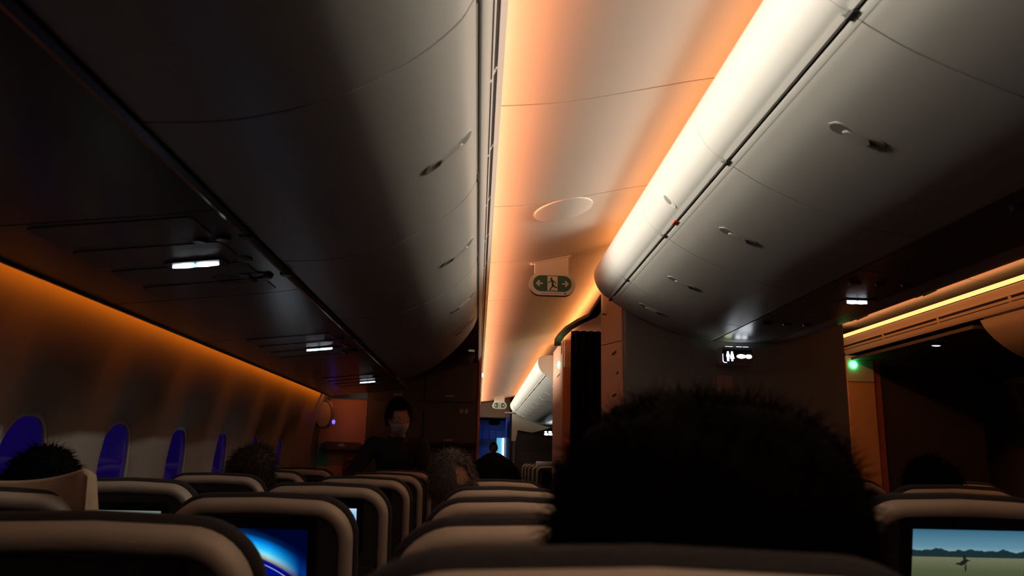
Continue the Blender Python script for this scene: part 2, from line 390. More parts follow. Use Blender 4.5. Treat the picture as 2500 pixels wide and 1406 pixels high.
# ------------------------------------------------------------------ outboard header rails with air slots
def header(side, y0, y1, slots, label):
    H = [(-.050, .830), (-.024, .808), (-.019, .806), (-.014, .810), (-.006, .826), (.004, .846), (.014, .872), (.022, .895), (.029, .910), (.032, .916), (.026, .919)]
    mb = MB().sheet(H, y0, y1, .008, flip=False)
    o = struct((mirror(mb) if side else mb).build('trim_%d' % (1+side), M_HEAD), label)
    for a_, b_ in slots:
        s1 = MB().sheet([(.0015, .841), (.0030, .844)], a_+.012, b_-.006, .0015, flip=True)
        s2 = MB().sheet([(.0085, .858), (.0125, .868)], a_+.006, b_-.020, .0012, flip=True)
        for s_ in (s1, s2):
            (mirror(s_) if side else s_).build('air_slot', M_GAP, o)
        fr = MB().sheet([(.0135, .8705), (.0150, .8745)], a_, b_-.012, .003, flip=True)
        (mirror(fr) if side else fr).build('slot_rim', M_HEAD, o)
    return o
sl = [1.592+.442*k for k in range(-3, 29)]
header(0, -1.9, 14.6, list(zip(sl, sl[1:])), 'white header rail with air slots above the left bins')
header(1, -1.9, 5.5, [(1.2+.62*k, 1.2+.62*(k+1)) for k in range(7)], 'header rail with air slots beside the orange strip')
st = tag(MB().sheet([(2.668, .922), (2.660, .945)], -1.9, 5.4, .01).build('led_strip', M_STRIP_E), 'glowing orange light strip along the right aisle ceiling', 'light strip')
for k in range(8): MB().sheet([(2.6675, .918), (2.661, .930)], .35+.72*k, .365+.72*k, .004, flip=True).build('strip_clip', M_GREY, st)

# ------------------------------------------------------------------ overhead bins
def sec_frame(sec):
    L = [0]
    for p, q in zip(sec, sec[1:]): L.append(L[-1]+(Vector(q)-Vector(p)).length)
    def f(s):
        s = max(0, min(L[-1], s))
        for i in range(len(sec)-1):
            if s <= L[i+1]+1e-9:
                t = (s-L[i])/(L[i+1]-L[i]); p, q = Vector(sec[i]), Vector(sec[i+1]); d = (q-p).normalized(); return p+(q-p)*t, d
    return f, L[-1]
def nearest_s(sec, pt):
    f, L = sec_frame(sec); return min((( (f(L*i/400)[0]-Vector(pt)).length, L*i/400) for i in range(401)))[1]
def patch(sec, s0, s1, yc, hw, off, outward, n=14, thick=.003, ends=True):
    """stadium-shaped raised patch that follows the door section between arc lengths s0 and s1"""
    f, L = sec_frame(sec); rows = []
    for i in range(n+1):
        t = i/n; s = s0+(s1-s0)*t; q = min(s-s0, s1-s)
        wd = hw if q >= hw else math.sqrt(max(hw*hw-(hw-q)**2, 1e-8))
        p, d = f(s); nn = Vector((-d.y, d.x))*outward
        rows.append((p, nn, max(wd, .0006)))
    mb = MB(); rings = []
    for p, nn, wd in rows:
        a0 = p+nn*(off-thick); a1 = p+nn*off
        rings.append([(a0.x, yc-wd, a0.y+E), (a1.x, yc-wd*.9, a1.y+E), (a1.x, yc+wd*.9, a1.y+E), (a0.x, yc+wd, a0.y+E)])
    return mb.loft(rings)
def bin_handle(root, sec, sa, sb, yc, outward, mir):
    L = sb-sa; pieces = []
    def put(name, mb, mt, par):
        if mir: mirror(mb)
        return shift(mb, root.location).build(name, mt, par, angle=50)
    h = put('handle', patch(sec, sa, sb, yc, .024, .0020, outward), M_BIN, root)
    put('finger_recess_shade', patch(sec, sa+.004, sa+L*.36, yc, .019, .0028, outward), M_RECESS_SHADE, h)  # raised darker patches; the shade of the finger hollows is painted on
    put('finger_recess_shade', patch(sec, sa+L*.62, sb-.004, yc, .019, .0028, outward), M_RECESS_SHADE, h)
    put('paddle', patch(sec, sa+L*.26, sa+L*.74, yc, .012, .008, outward, thick=.008), M_BIN, h)
LB = smooth([(-.575, .530), (-.42, .543), (-.27, .588), (-.145, .660), (-.062, .738), (-.030, .797)], 6)
CB = smooth([(1.195, .616), (1.05, .640), (.90, .692), (.775, .747), (.705, .788), (.684, .802)], 6)
CLIP = smooth([(.664, .820), (.630, .840), (.598, .880), (.580, .935), (.588, .985), (.625, 1.012), (.70, 1.02)], 5)
def bin_body(pts, y0, y1):
    n = len(pts); return MB().loft([[(x, y, z+E) for x, z in pts] for y in (y0, y1)])
lb = [-1.9, -.64, .28, 1.20, 2.12, 3.05, 3.98, 4.45]
nb = 0
for y0, y1 in zip(lb, lb[1:]):
    for side in (0, 1):
        if side and y1 > 4.2: continue
        if side and y0 < .2: continue
        last = (y1 > 4.2)
        cut = (lambda x, z: max(0, min(.95, (-.028-x)*2.0))) if last else None
        e0 = y0+.003; e1 = y1-.003
        root = thing('overhead_bin', '', 'overhead bin', ((-.3 if not side else 3.0), (y0+y1)/2, E+.53), 'left overhead bins' if not side else 'right overhead bins')
        d = MB().sheet(LB, e0, e1, .018, flip=False, ysplit=1, endcut=cut)
        bpts = [(-.575, .552), (-.42, .566), (-.27, .612), (-.16, .675), (-.085, .745), (-.058, .80), (-.058, .84), (-.12, .86), (-.3, .90), (-.575, .90)]
        if last:
            b = MB().loft([[(x, y0+(y1-y0+(cut(x, z)))*t-.004, z+E) for x, z in bpts] for t in (0, 1)])
        else: b = bin_body(bpts, y0, y1)
        rl = MB().sheet([(-.0285, .802), (-.026, .806), (-.030, .812)], e0+.03, e1-.03, .006)
        if side: mirror(d); mirror(b); mirror(rl)
        shift(d, root.location).build('bin_door', M_BIN, root); shift(b, root.location).build('bin_body', M_GAP, root)
        shift(rl, root.location).build('door_edge', M_HEAD, root)
        sa, sb = nearest_s(LB, (-.150, .655)), nearest_s(LB, (-.042, .772))
        bin_handle(root, LB, sa, sb, (1.71 if abs(y0-1.2) < .01 else (2.62 if abs(y0-2.12) < .01 else (3.53 if abs(y0-3.05) < .01 else (y0+y1)/2))), -1, side)
        if not side:
            root['label'] = {0: 'pale curved left overhead bin behind the camera', 1: 'pale curved left overhead bin above the camera', 2: 'left overhead bin cut by the top of the picture', 3: 'left overhead bin with the largest visible handle, nearest one shown whole',
                             4: 'left overhead bin next after the one with the largest handle', 5: 'left overhead bin, third handle along the aisle', 6: 'last left overhead bin with swept rounded end'}[nb]
        else: root['label'] = 'right overhead bin beside the orange light strip, %s' % {1: 'nearest the camera', 2: 'nearest', 3: 'second along', 4: 'third along', 5: 'last one before the dark doorway'}.get(nb, 'nearest')
    nb += 1
cb = [-1.9, -.93, -.21, .51, 1.23, 1.95, 2.67, 3.39, 3.845]
HY = {3: .87, 4: 1.55, 5: 2.345, 6: 3.03, 7: 3.60}
BODY_C = [(1.195, .640), (1.05, .662), (.91, .712), (.795, .765), (.725, .805), (.690, .835), (.640, .87), (.618, .94), (.64, .995), (1.195, 1.0)]
def center_bin(y0, y1, hy, side, label, group, idx):
    root = thing('overhead_bin', label, 'overhead bin', (2*1.35-.9 if side else .9, (y0+y1)/2, E+.61), group)
    def put(name, mb, mt, par=None, angle=35):
        if side: mirror(mb)
        return shift(mb, root.location).build(name, mt, par or root, angle)
    put('bin_body', bin_body(BODY_C, y0, y1), M_GAP)
    put('bin_door', MB().sheet(CB, y0+.002, y1-.002, .018, flip=True), M_BIN)
    put('door_rail', MB().sheet([(.6835, .8030), (.680, .8045), (.6705, .8125), (.671, .8165)], y0+.001, y1-.001, .007, flip=True), M_HEAD)
    v = put('valence', MB().sheet(CLIP, y0+.0006, y1-.0006, .012, flip=True), M_BIN)
    put('valence_lip', MB().sheet([(.6665, .8205), (.660, .8185), (.652, .8245)], y0+.012, y1-.012, .003), M_HEAD)
    put('latch_bracket', MB().box(.658, .674, y1-.018, y1+.014, E+.811, E+.823), M_DGREY)
    bin_handle(root, CB, nearest_s(CB, (.89, .696)), nearest_s(CB, (.765, .752)), hy, 1, side)
    if idx == 5:
        put('finger_cup', patch(CLIP, nearest_s(CLIP, (.640, .833)), nearest_s(CLIP, (.598, .880)), 2.40, .017, .0015, 1), M_HEAD, v)
        put('cup_recess', patch(CLIP, nearest_s(CLIP, (.622, .846)), nearest_s(CLIP, (.600, .877)), 2.40, .014, .0025, 1), M_GREY, v)
        put('red_tab', MB().box(.655, .672, 2.485, 2.525, E+.812, E+.826), M_RED)
    return root
CL = {0: 'behind the camera', 1: 'above and behind the camera', 2: 'above the camera', 3: 'out of the top of the picture', 4: 'with the largest visible handle at upper right', 5: 'with a red tab in its latch gap', 6: 'third from the top right', 7: 'shortest one, against the lavatory wall'}
for i, (y0, y1) in enumerate(zip(cb, cb[1:])):
    hy = HY.get(i, (y0+y1)/2)
    center_bin(y0, y1, hy, 0, 'white centre overhead bin facing the left aisle, '+CL[i], 'centre overhead bins facing the left aisle', i)
    if i >= 2: center_bin(y0, y1, hy, 1, 'centre overhead bin facing the right aisle, %s from the lavatory wall' % ORD[7-i], 'centre overhead bins facing the right aisle', -1)
fb = [7.62+.82*k for k in range(9)]
for i, (y0, y1) in enumerate(zip(fb, fb[1:])):
    center_bin(y0, y1, (y0+y1)/2, 0, 'far cabin overhead bin beyond the doorway, %s from the near end' % ORD[i], 'far cabin overhead bins', -1)

capf = MB().poly([(.70, 1.02), (.625, 1.012), (.588, .985), (.580, .935), (.598, .880), (.630, .840), (.684, .802), (.775, .747), (.90, .692), (1.05, .640), (1.195, .616), (1.35, .607), (1.35, 1.02)], lambda u_, v_, w_: (u_, 7.618-w_, v_+E), .015)
tag(capf.build('bin_end_cap', M_BIN), 'flat white end cap closing the near end of the far bins', 'end cap')
# ------------------------------------------------------------------ passenger service panels under the bins
def icons_lit(root, cx, cy, cz_, L, tilt=0.0):
    """two blown-out pictograms with a small teal dot between them, facing down"""
    out = []
    for sgn in (-1, 1):
        pts = []
        for i in range(20):
            t = 2*PI*i/20; x = math.cos(t)*L*.26; y = math.sin(t)*(.0105 if math.cos(t)*sgn < .2 else .0075)
            pts.append((cx+sgn*L*.26+x, cy+y))
        mb = MB().poly(pts, lambda u_, v_, w_: (u_, v_, cz_-w_+tilt*(u_-cx)), .003)
        shift(mb, root.location).build('pictogram', M_WHITE_E, root)
    mb = MB().poly([(cx+.006*math.cos(2*PI*i/10), cy+.006*math.sin(2*PI*i/10)) for i in range(10)], lambda u_, v_, w_: (u_, v_, cz_-w_+tilt*(u_-cx)), .0035)
    shift(mb, root.location).build('centre_dot', M_TEAL_E, root)
PS = [(-1.215, .452), (-1.19, .449), (-.70, .505), (-.62, .517), (-.585, .524)]
def pz(x): return .449+(x+1.19)*(.505-.449)/.49 if x < -.70 else .505+(x+.70)*.15
names_l = ['behind the camera', 'above the camera', 'left of the brightest lit sign', 'with the largest lit sign', 'between the two brightest lit signs', 'with the second lit sign', 'between the second and the farthest lit sign', 'with the farthest small lit sign', 'at the far end before the doorway']
yy = [-1.9, -.83, -.01, .81, 1.63, 2.45, 3.27, 4.10, 4.92, 6.20]
for i, (y0, y1) in enumerate(zip(yy, yy[1:])):
    root = thing('service_panel', 'dark overhead service panel above the left seats, '+names_l[i], 'service panel', (-.9, (y0+y1)/2, E+.47), 'left service panels')
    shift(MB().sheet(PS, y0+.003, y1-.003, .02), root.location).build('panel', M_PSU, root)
    shift(MB().sheet([(-1.222, .462), (-1.208, .444), (-1.196, .4425)], y0, y1, .012), root.location).build('edge_trim', M_DGREY, root)
    shift(MB().sheet([(-.600, .519), (-.588, .5155), (-.578, .522)], y0, y1, .008), root.location).build('edge_trim', M_PSU, root)
    ycs = {3: 2.03, 5: 3.685, 7: 5.335}.get(i)
    if ycs:
        tl = .056/.49
        hs = MB().poly(rrect(-.855, -.70, ycs-.035, ycs+.035, .012), lambda u_, v_, w_: (u_, v_, E+pz(u_)-.003-w_), .004)
        h = shift(hs, root.location).build('sign_housing', M_BEZEL, root)
        icons_lit(root, -.78, ycs, E+pz(-.78)-.008, .118 if i < 7 else .10, tl)
        dome = MB().sphere((-.655, ycs+.012, E+pz(-.655)), (.022, .03, .006), 14, 6); shift(dome, root.location).build('speaker_dome', M_GREY, root)
        for j, yv in enumerate((ycs+.17, ycs+.235)):
            mb = MB().poly([(-.72+.075*math.cos(2*PI*q/24), yv+.026*math.sin(2*PI*q/24)) for q in range(24)], lambda u_, v_, w_: (u_, v_, E+pz(u_)-w_), .004)
            shift(mb, root.location).build('lamp_recess', M_PSUD, root)
            mb = MB().sphere((-.70, yv, E+pz(-.70)-.003), (.018, .018, .006), 12, 6); shift(mb, root.location).build('reading_lamp', M_GREY, root)
    else:
        for q, yv in enumerate((y0+.10, y0+.30, y0+.50, y0+.70)):
            mb = MB().poly(rrect(-1.02, -.66, yv-.075, yv+.075, .015), lambda u_, v_, w_: (u_, v_, E+pz(u_)+.001-w_), .004)
            d = shift(mb, root.location).build('access_door', M_PSU, root)
        for yv in (y0+.20, y0+.60):
            for q in range(3):
                mb = MB().tube([(-.70+q*.055, yv, E+pz(-.70+q*.055)+.002), (-.70+q*.055, yv, E+pz(-.70+q*.055)-.008)], [.020, .015], 14)
                shift(mb, root.location).build('air_nozzle', M_PSUD, root)
# centre service panels
CP = [(1.20, .614), (1.28, .607), (1.42, .607), (1.50, .614)]
yy = [-1.9, -.9, -.10, .70, 1.50, 2.30, 3.10, 3.845]
nm = ['behind the camera', 'behind the first row', 'out of the picture at right', 'nearest at the right edge', 'with no lit sign', 'with a lit sign', 'against the lavatory wall reflecting its sign']
for i, (y0, y1) in enumerate(zip(yy, yy[1:])):
    root = thing('service_panel', 'dark glossy service panel under the centre bins, '+nm[i], 'service panel', (1.35, (y0+y1)/2, E+.6), 'centre service panels')
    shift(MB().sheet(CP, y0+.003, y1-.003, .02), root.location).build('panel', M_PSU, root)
    if i == 5:
        mb = MB().poly(rrect(1.345, 1.475, 2.735-.035, 2.735+.035, .012), lambda u_, v_, w_: (u_, v_, E+.607-w_), .004)
        shift(mb, root.location).build('sign_housing', M_BEZEL, root); icons_lit(root, 1.408, 2.735, E+.601, .075)
    for q in range(3):
        mb = MB().tube([(1.26+q*.09, y0+.15, E+.612), (1.26+q*.09, y0+.15, E+.600)], [.022, .016], 14); shift(mb, root.location).build('air_nozzle', M_PSUD, root)
for i in range(2):
    MBs = MB().sheet(CP, 7.62+3.28*i, 7.62+3.28*(i+1), .02)
    tag(MBs.build('service_panel', M_PSU), 'service panel under the far cabin bins, '+('nearer one' if i == 0 else 'farther one'), 'service panel', 'far service panels')
# right outboard panel
for i, (y0, y1) in enumerate(((.28, 2.12), (2.12, 3.98))):
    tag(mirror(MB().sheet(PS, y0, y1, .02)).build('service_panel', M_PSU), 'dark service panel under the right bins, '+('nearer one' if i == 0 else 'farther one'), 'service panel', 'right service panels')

# ------------------------------------------------------------------ exit signs
def exit_sign(loc, s, label, bracket=True, dim=False):
    """stadium sign facing -y, centre at loc, width s"""
    root = thing('exit_sign', label, 'exit sign', loc, 'hanging exit signs')
    k = s/.25
    def T(u_, v_, w_): return (u_*k, -w_, v_*k)
    fw = M_GREEN if not dim else mat('exit_green_dim', (.03, .05, .03), .5)
    ww = M_SIGNW if not dim else mat('sign_white_dim', (.16, .14, .10), .5)
    MB().poly(rrect(-.125, .125, -.062, .062, .061, 10), lambda u_, v_, w_: (u_*k, .022-w_, v_*k), .040).build('housing', ww, root)
    f = MB().poly(rrect(-.103, .103, -.041, .046, .043, 10), lambda u_, v_, w_: (u_*k, -.0175-w_, v_*k), .003).build('green_face', fw, root)
    def icon(name, pts, mt, d=.0215): MB().poly(pts, lambda u_, v_, w_: (u_*k, -d-w_, v_*k), .001).build(name, mt, f)
    icon('door_field', [(-.026, -.039), (.028, -.039), (.028, .042), (-.026, .042)], ww, .0205)
    man = fw
    icon('runner_head', [(-.006+.007*math.cos(2*PI*i/12), .028+.007*math.sin(2*PI*i/12)) for i in range(12)], man)
    def limb(pts, w_):
        for (ax, ay), (bx, by) in zip(pts, pts[1:]):
            d = Vector((bx-ax, by-ay)).normalized(); q = Vector((-d.y, d.x))*w_; e = d*w_*.6
            icon('runner_limb', [(ax-e.x+q.x, ay-e.y+q.y), (ax-e.x-q.x, ay-e.y-q.y), (bx+e.x-q.x, by+e.y-q.y), (bx+e.x+q.x, by+e.y+q.y)], man)
    limb([(-.002, .018), (.004, -.008)], .0055); limb([(-.002, .016), (-.016, .013), (-.020, .004)], .0026); limb([(0, .016), (.012, .012), (.018, .002)], .0026)
    limb([(.004, -.008), (-.004, -.020), (-.014, -.034)], .0034); limb([(.004, -.008), (.014, -.016), (.024, -.020)], .0034)
    icon('door_step', [(-.020, -.036), (.020, -.036), (.020, -.034), (-.020, -.034)], man)
    for sg in (-1, 1):
        def A(pts): return [(p[0]*sg, p[1]) for p in pts]
        icon('arrow', A([(.052, -.0025), (.080, -.0025), (.080, .0055), (.052, .0055)]), ww)
        icon('arrow', A([(.090, .0015), (.072, .020), (.066, .014), (.078, .0015)]), ww)
        icon('arrow', A([(.090, .0015), (.078, .0015), (.066, -.011), (.072, -.017)]), ww)
    for i in range(9):
        icon('grille_dot', [(-.055+.0125*i+.004*math.cos(2*PI*q/8), -.0525+.0018*math.sin(2*PI*q/8)) for q in range(8)], M_GREY, .019)
    icon('grille_dot', [(.070+.005*math.cos(2*PI*q/10), -.0515+.005*math.sin(2*PI*q/10)) for q in range(10)], M_DGREY, .019)
    if bracket:
        x0, x1 = loc[0]-.115*k, loc[0]+.10*k
        b = MB().poly([(-.095*k, .05*k), (.088*k, .05*k), (.088*k, E+cz(loc[0]+.088*k)-loc[2]+.004), (-.095*k, E+cz(loc[0]-.095*k)-loc[2]+.004)], lambda u_, v_, w_: (u_, .012-w_, v_), .024).build('bracket', ww, root)
        MB().loft([[(x-loc[0], yv, E+cz(x)-loc[2]+zo) for yv, zo in ((-.022, .003), (-.022, -.007), (.022, -.007), (.022, .003))] for x in (x0, (x0+x1)/2, x1)]).build('mount_plate', ww, root)
    return root
exit_sign((.372, 3.98, E+.917), .25, 'large green exit sign with running figure hanging over the near aisle')
exit_sign((.36, 13.4, E+.886), .245, 'small green exit sign at the far end of the aisle ceiling')
exit_sign((.345, 16.6, E+.735), .25, 'dim unlit exit sign in the blue galley beyond the aisle', bracket=False, dim=True)

# ------------------------------------------------------------------ monuments
# lavatory block in the middle of the cabin
root = thing('lavatory_block', 'dark grey lavatory wall closing the centre seats', 'lavatory', (1.32, 3.86, 0))
def put(name, mb, mt, par, rt=None, angle=35, **k):
    return shift(mb, (rt or root).location).build(name, mt, par, angle, **k)
body = put('wall_panel', MB().rbox(.742, 1.904, 3.86, 4.575, .002, E+.98, .010, 'z'), M_MON, root)
sd = put('aisle_side_panel', MB().rbox(.734, .7415, 3.90, 4.575, .05, E+.985, .004, 'x', 2), M_SIDE, root)
put('panel_joint', MB().loft([[(.7335, y, E+z) for y, z in ((3.90, .610), (4.57, .680), (4.57, .684), (3.90, .614))], [(.7325, y, E+z) for y, z in ((3.90, .610), (4.57, .680), (4.57, .684), (3.90, .614))]]), M_GAP, sd)
for zl in (.575, .455, .345):
    put('louvre', MB().box(.7315, .7345, 4.06 if zl != .455 else 4.0, 4.18 if zl != .455 else 4.04, E+zl-.006, E+zl+.006), M_GAP, sd)
put('placard', MB().poly(rrect(1.22, 1.30, E+.36, E+.44, .006), lambda u_, v_, w_: (u_, 3.8598-w_, v_), .002), mat('placard', (.30, .20, .19), .6), body)
# lavatory lit sign
sg = thing('lavatory_sign', 'lit white lavatory sign with two figures hanging under the centre panel', 'sign', (1.293, 3.775, E+.525))
MB().rbox(-.085, .085, -.03, .03, -.045, .050, .014, 'y').build('sign_box', mat('sign_box', (.22, .23, .25), .35), sg)
face = MB().poly(rrect(-.080, .080, -.038, .034, .01), lambda u_, v_, w_: (u_, -.0305-w_, v_), .001).build('sign_face', M_BEZEL, sg)
for q, dx in enumerate((-.050, -.029)):
    pts = [(dx-.005, -.024), (dx-.005, -.006), (dx-.009, .002), (dx-.006, .013), (dx-.004, .016), (dx-.004, .024), (dx+.004, .024), (dx+.004, .016), (dx+.006, .013), (dx+.009, .002), (dx+.005, -.006), (dx+.005, -.024)]
    if q: pts = [(dx-.004, -.024), (dx-.004, -.012), (dx-.011, -.012), (dx-.006, .013), (dx-.004, .016), (dx-.004, .024), (dx+.004, .024), (dx+.004, .016), (dx+.006, .013), (dx+.011, -.012), (dx+.004, -.012), (dx+.004, -.024)]
    MB().poly(pts, lambda u_, v_, w_: (u_, -.0318-w_, v_), .001).build('figure', M_WHITE_E, face)
for dx, L in ((.018, .024), (.055, .017)):
    MB().poly([(dx+L*math.cos(2*PI*i/16), .001+.0105*math.sin(2*PI*i/16)) for i in range(16)], lambda u_, v_, w_: (u_, -.0318-w_, v_), .001).build('pictogram', M_WHITE_E, face)
MB().poly([(-.078, .012), (-.075, .012), (-.074, -.024), (-.070, -.029), (-.056, -.031), (-.056, -.034), (-.072, -.033), (-.078, -.026)], lambda u_, v_, w_: (u_, -.0318-w_, v_), .001).build('corner_line', M_VIOLET_E, face)
for dx, L, mt in ((-.040, .018, mat('uplight_warm', (1, 1, .8), .5, emit=(.9, 1.0, .55), es=5)), (.012, .013, M_WHITE_E), (.046, .013, M_WHITE_E)):
    MB().box(dx-L, dx+L, -.022, .012, .0502, .0515).build('uplight', mt, sg)
# second monument beyond the cross aisle
root = thing('galley_block', 'reddish galley partition beyond the cross aisle with green call light', 'partition', (1.32, 6.72, 0))
body = put('wall_panel', MB().rbox(.742, 1.90, 6.72, 7.60, .002, E+1.05, .02, 'z'), M_SIDE, root)
sd = put('aisle_side_panel', MB().rbox(.734, .7415, 6.735, 7.60, .05, E+1.05, .004, 'x', 2), M_SIDE, root)
put('front_corner_panel', MB().rbox(.742, .855, 6.712, 6.719, .05, E+.80, .004, 'y', 2), mat('panel_rust', (.42, .16, .10), .5, noise=.05, nscale=12), root)
put('louvre', MB().box(.7325, .7345, 6.92, 7.20, E+.755, E+.765), M_GAP, sd)
put('louvre', MB().box(.7325, .7345, 6.78, 6.86, E+.93, E+1.03), M_GAP, sd)
put('handle_plate', MB().rbox(.729, .7345, 6.86, 7.20, E-.20, E-.01, .01, 'x', 3), M_DGREY, sd)
put('side_knob', MB().sphere((.86, 6.70, E+.42), .022), M_DGREY, root)
put('call_light', MB().sphere((.731, 7.01, E+.853), (.014, .034, .034), 14, 8), M_GREEN_E, root)
# near-black curtain standing in for the dark opening between the two blocks
ct = MB(); rings = []
for z in (.05, E+.40, E+.90, E+1.12):
    ring = []
    for i in range(60):
        t = i/59; x = .80+.52*t; ring.append((x, 6.66+.022*math.sin(t*PI*16)+(.01 if z < 1 else 0)*math.sin(t*40), z))
    ring += [(p[0], p[1]+.006, p[2]) for p in ring[::-1]]; rings.append(ring)
o = ct.loft(rings).build('curtain', M_CURT, angle=80); tag(o, 'black curtain standing in for the dark gap behind the lavatory block', 'curtain')
o = MB().box(.86, 1.9, 5.2, 5.23, .0, E+1.06).build('galley_shadow_wall', M_CURT)
bpy.data.objects.remove(o)
# cornice over the cross aisle
cr = MB(); P = [(.700, 4.40, .952), (.690, 4.62, .925), (.690, 4.82, .918), (.675, 5.3, .965), (.660, 5.9, 1.015), (.655, 6.4, 1.035), (.652, 6.66, 1.03), (.655, 6.72, 1.0)]
rings = [[(x+dx, y, E+z+dz) for dx, dz in ((0, -.012), (0, .010), (.06, .012), (.06, -.012))] for x, y, z in P]
o = cr.loft(rings).build('cornice', mat('cornice_brown', (.05, .03, .022), .5)); tag(o, 'dark curved cornice bridging the gap above the cross aisle', 'cornice')
tag(MB().rbox(.705, .745, 4.36, 4.40, E+.84, E+.96, .008, 'z').build('hinge_bracket', M_SIGNW), 'small pale bracket under the end of the centre bins', 'bracket')

# left galley monument
root = thing('galley_block', 'black galley wall at the end of the left seats behind the standing attendant', 'partition', (-.47, 6.55, 0))
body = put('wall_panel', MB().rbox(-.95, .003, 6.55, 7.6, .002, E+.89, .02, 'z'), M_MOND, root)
put('edge_post', MB().rbox(-.012, .010, 6.53, 6.56, .05, E+.88, .006, 'z', 3), mat('panel_rust', (.42, .16, .10), .5), root)
for zl, h in ((.45, .32), (.08, .30), (-.28, .30)):
    for x in (-.90, -.46):
        d = put('cabinet_door', MB().rbox(x, x+.42, 6.535, 6.549, E+zl, E+zl+h, .01, 'y', 3), M_MOND, root)
        put('latch', MB().rbox(x+.17, x+.25, 6.525, 6.536, E+zl+.04, E+zl+.06, .004, 'y', 2), M_GREY, d)
put('shelf_lip', MB().box(-.45, -.02, 6.50, 6.55, E+.085, E+.11), M_GAP, root)
for dx in (-.145, -.105): put('placard', MB().poly([(dx+.017*math.cos(2*PI*i/14), E+.375+.022*math.sin(2*PI*i/14)) for i in range(14)], lambda u_, v_, w_: (u_, 6.534-w_, v_), .002), M_GREY, body)
# door lining and exit door at left
root = thing('exit_door', 'orange-lit cabin door lining with grey hood beside the galley', 'door', (-1.15, 6.64, 0))
put('door_lining', MB().rbox(-1.36, -.955, 6.64, 6.70, .02, E+.46, .02, 'y', 4), M_SIDE, root)
hd = put('hood', MB().rbox(-1.30, -.98, 6.55, 6.64, E+.02, E+.095, .03, 'y', 4), M_DGREY, root)
put('hood_window', MB().sphere((-1.14, 6.552, E+.06), (.035, .008, .02)), M_GREY, hd)
put('teal_light_patch', MB().poly([(-1.36, -.10), (-1.26, -.10), (-1.27, .02), (-1.30, .085), (-1.33, .085), (-1.345, .0)], lambda u_, v_, w_: (u_, 6.638-w_, v_+E), .006), M_TEAL, root)  # teal light of the doorway, painted as a flat coloured patch
put('red_plate', MB().rbox(-1.12, -.97, 6.615, 6.64, E-.30, E+.0, .02, 'y', 3), M_REDP, root)
mb = MB().tube([(-1.06+.06*math.cos(t*PI/8), 6.60, E-.12+.07*math.sin(t*PI/8)) for t in range(0, 13)], .010, 8); put('pull_handle', mb, M_DGREY, root)
# window blind assembly near door: rounded porthole recess with blue light
root = thing('door_assist_panel', 'rounded dark assist panel with tiny blue light beside the last left window', 'panel', (-1.27, 6.42, E+.3))
put('panel_body', MB().rbox(-1.345, -1.205, 6.40, 6.45, E+.20, E+.43, .06, 'y', 6), M_WALL, root)
put('panel_rim', MB().tube([(-1.275+.068*math.cos(t*PI/10), 6.398, E+.315+.112*math.sin(t*PI/10)) for t in range(-8, 9)], .010, 8), M_DGREY, root)
put('blue_light', MB().sphere((-1.19, 6.385, E+.25), (.014, .010, .018)), M_BLUE_E, root)

# right door zone
root = thing('galley_block', 'narrow orange-lit partition edge with green light across the right aisle', 'partition', (3.2, 5.4, 0))
put('front_panel', MB().rbox(2.665, 2.865, 5.40, 5.44, .02, E+.79, .01, 'y', 3), mat('panel_tan', (.66, .44, .24), .5, noise=.05, nscale=10), root)
put('upper_panel', MB().rbox(2.662, 2.862, 5.392, 5.40, E+.60, E+.79, .008, 'y', 3), M_BIN, root)
put('side_body', MB().rbox(2.935, 3.7, 5.46, 6.6, .002, E+.8, .02, 'z'), M_MOND, root)
put('red_edge', MB().rbox(2.866, 2.93, 5.43, 5.455, .02, E+.78, .01, 'y', 3), mat('panel_rust', (.42, .16, .10), .5), root)
put('call_light', MB().sphere((2.712, 5.385, E+.722), (.027, .012, .027), 14, 8), M_GREEN_E, root)
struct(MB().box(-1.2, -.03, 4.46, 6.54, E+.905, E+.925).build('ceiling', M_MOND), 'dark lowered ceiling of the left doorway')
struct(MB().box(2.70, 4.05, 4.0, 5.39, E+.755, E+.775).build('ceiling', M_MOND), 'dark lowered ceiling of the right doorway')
lt = thing('ceiling_lamp', 'dim small lamp in the dark ceiling of the right doorway', 'lamp', (2.83, 4.56, E+.752))
MB().rbox(-.07, .07, -.03, .03, -.006, .002, .02, 'z', 5).build('lamp_bezel', M_GREY, lt)
MB().sphere((0, 0, -.006), (.028, .014, .005)).build('lamp_lens', mat('lamp_dim', (.8, .85, .9), .4, emit=(.75, .9, 1.0), es=1.6), lt)
root = thing('exit_door', 'dark right cabin door with pale curved frame edge', 'door', (3.95, 5.0, 0))
fr = MB(); rings = []
for k in range(15):
    t = k/14; z = -1.1+1.72*t; x = 2.7-wx(max(-1.2, z)) - .05
    rings.append([(x-.02, 4.40, E+z), (x-.05, 4.43, E+z), (x-.03, 4.52, E+z), (x+.02, 4.50, E+z)])
put('door_frame', fr.loft(rings), M_WALL, root, angle=50)
put('door_leaf', mirror(MB().sheet([(x+.025, z) for x, z in WS if -1.2 < z < .62], 4.52, 5.38, .03, flip=True)), M_DGREY, root)
put('door_handle', MB().tube([(3.98, 4.62, E-.02), (3.93, 4.64, E-.05), (3.92, 4.74, E-.10)], .014, 8), M_GREY, root)

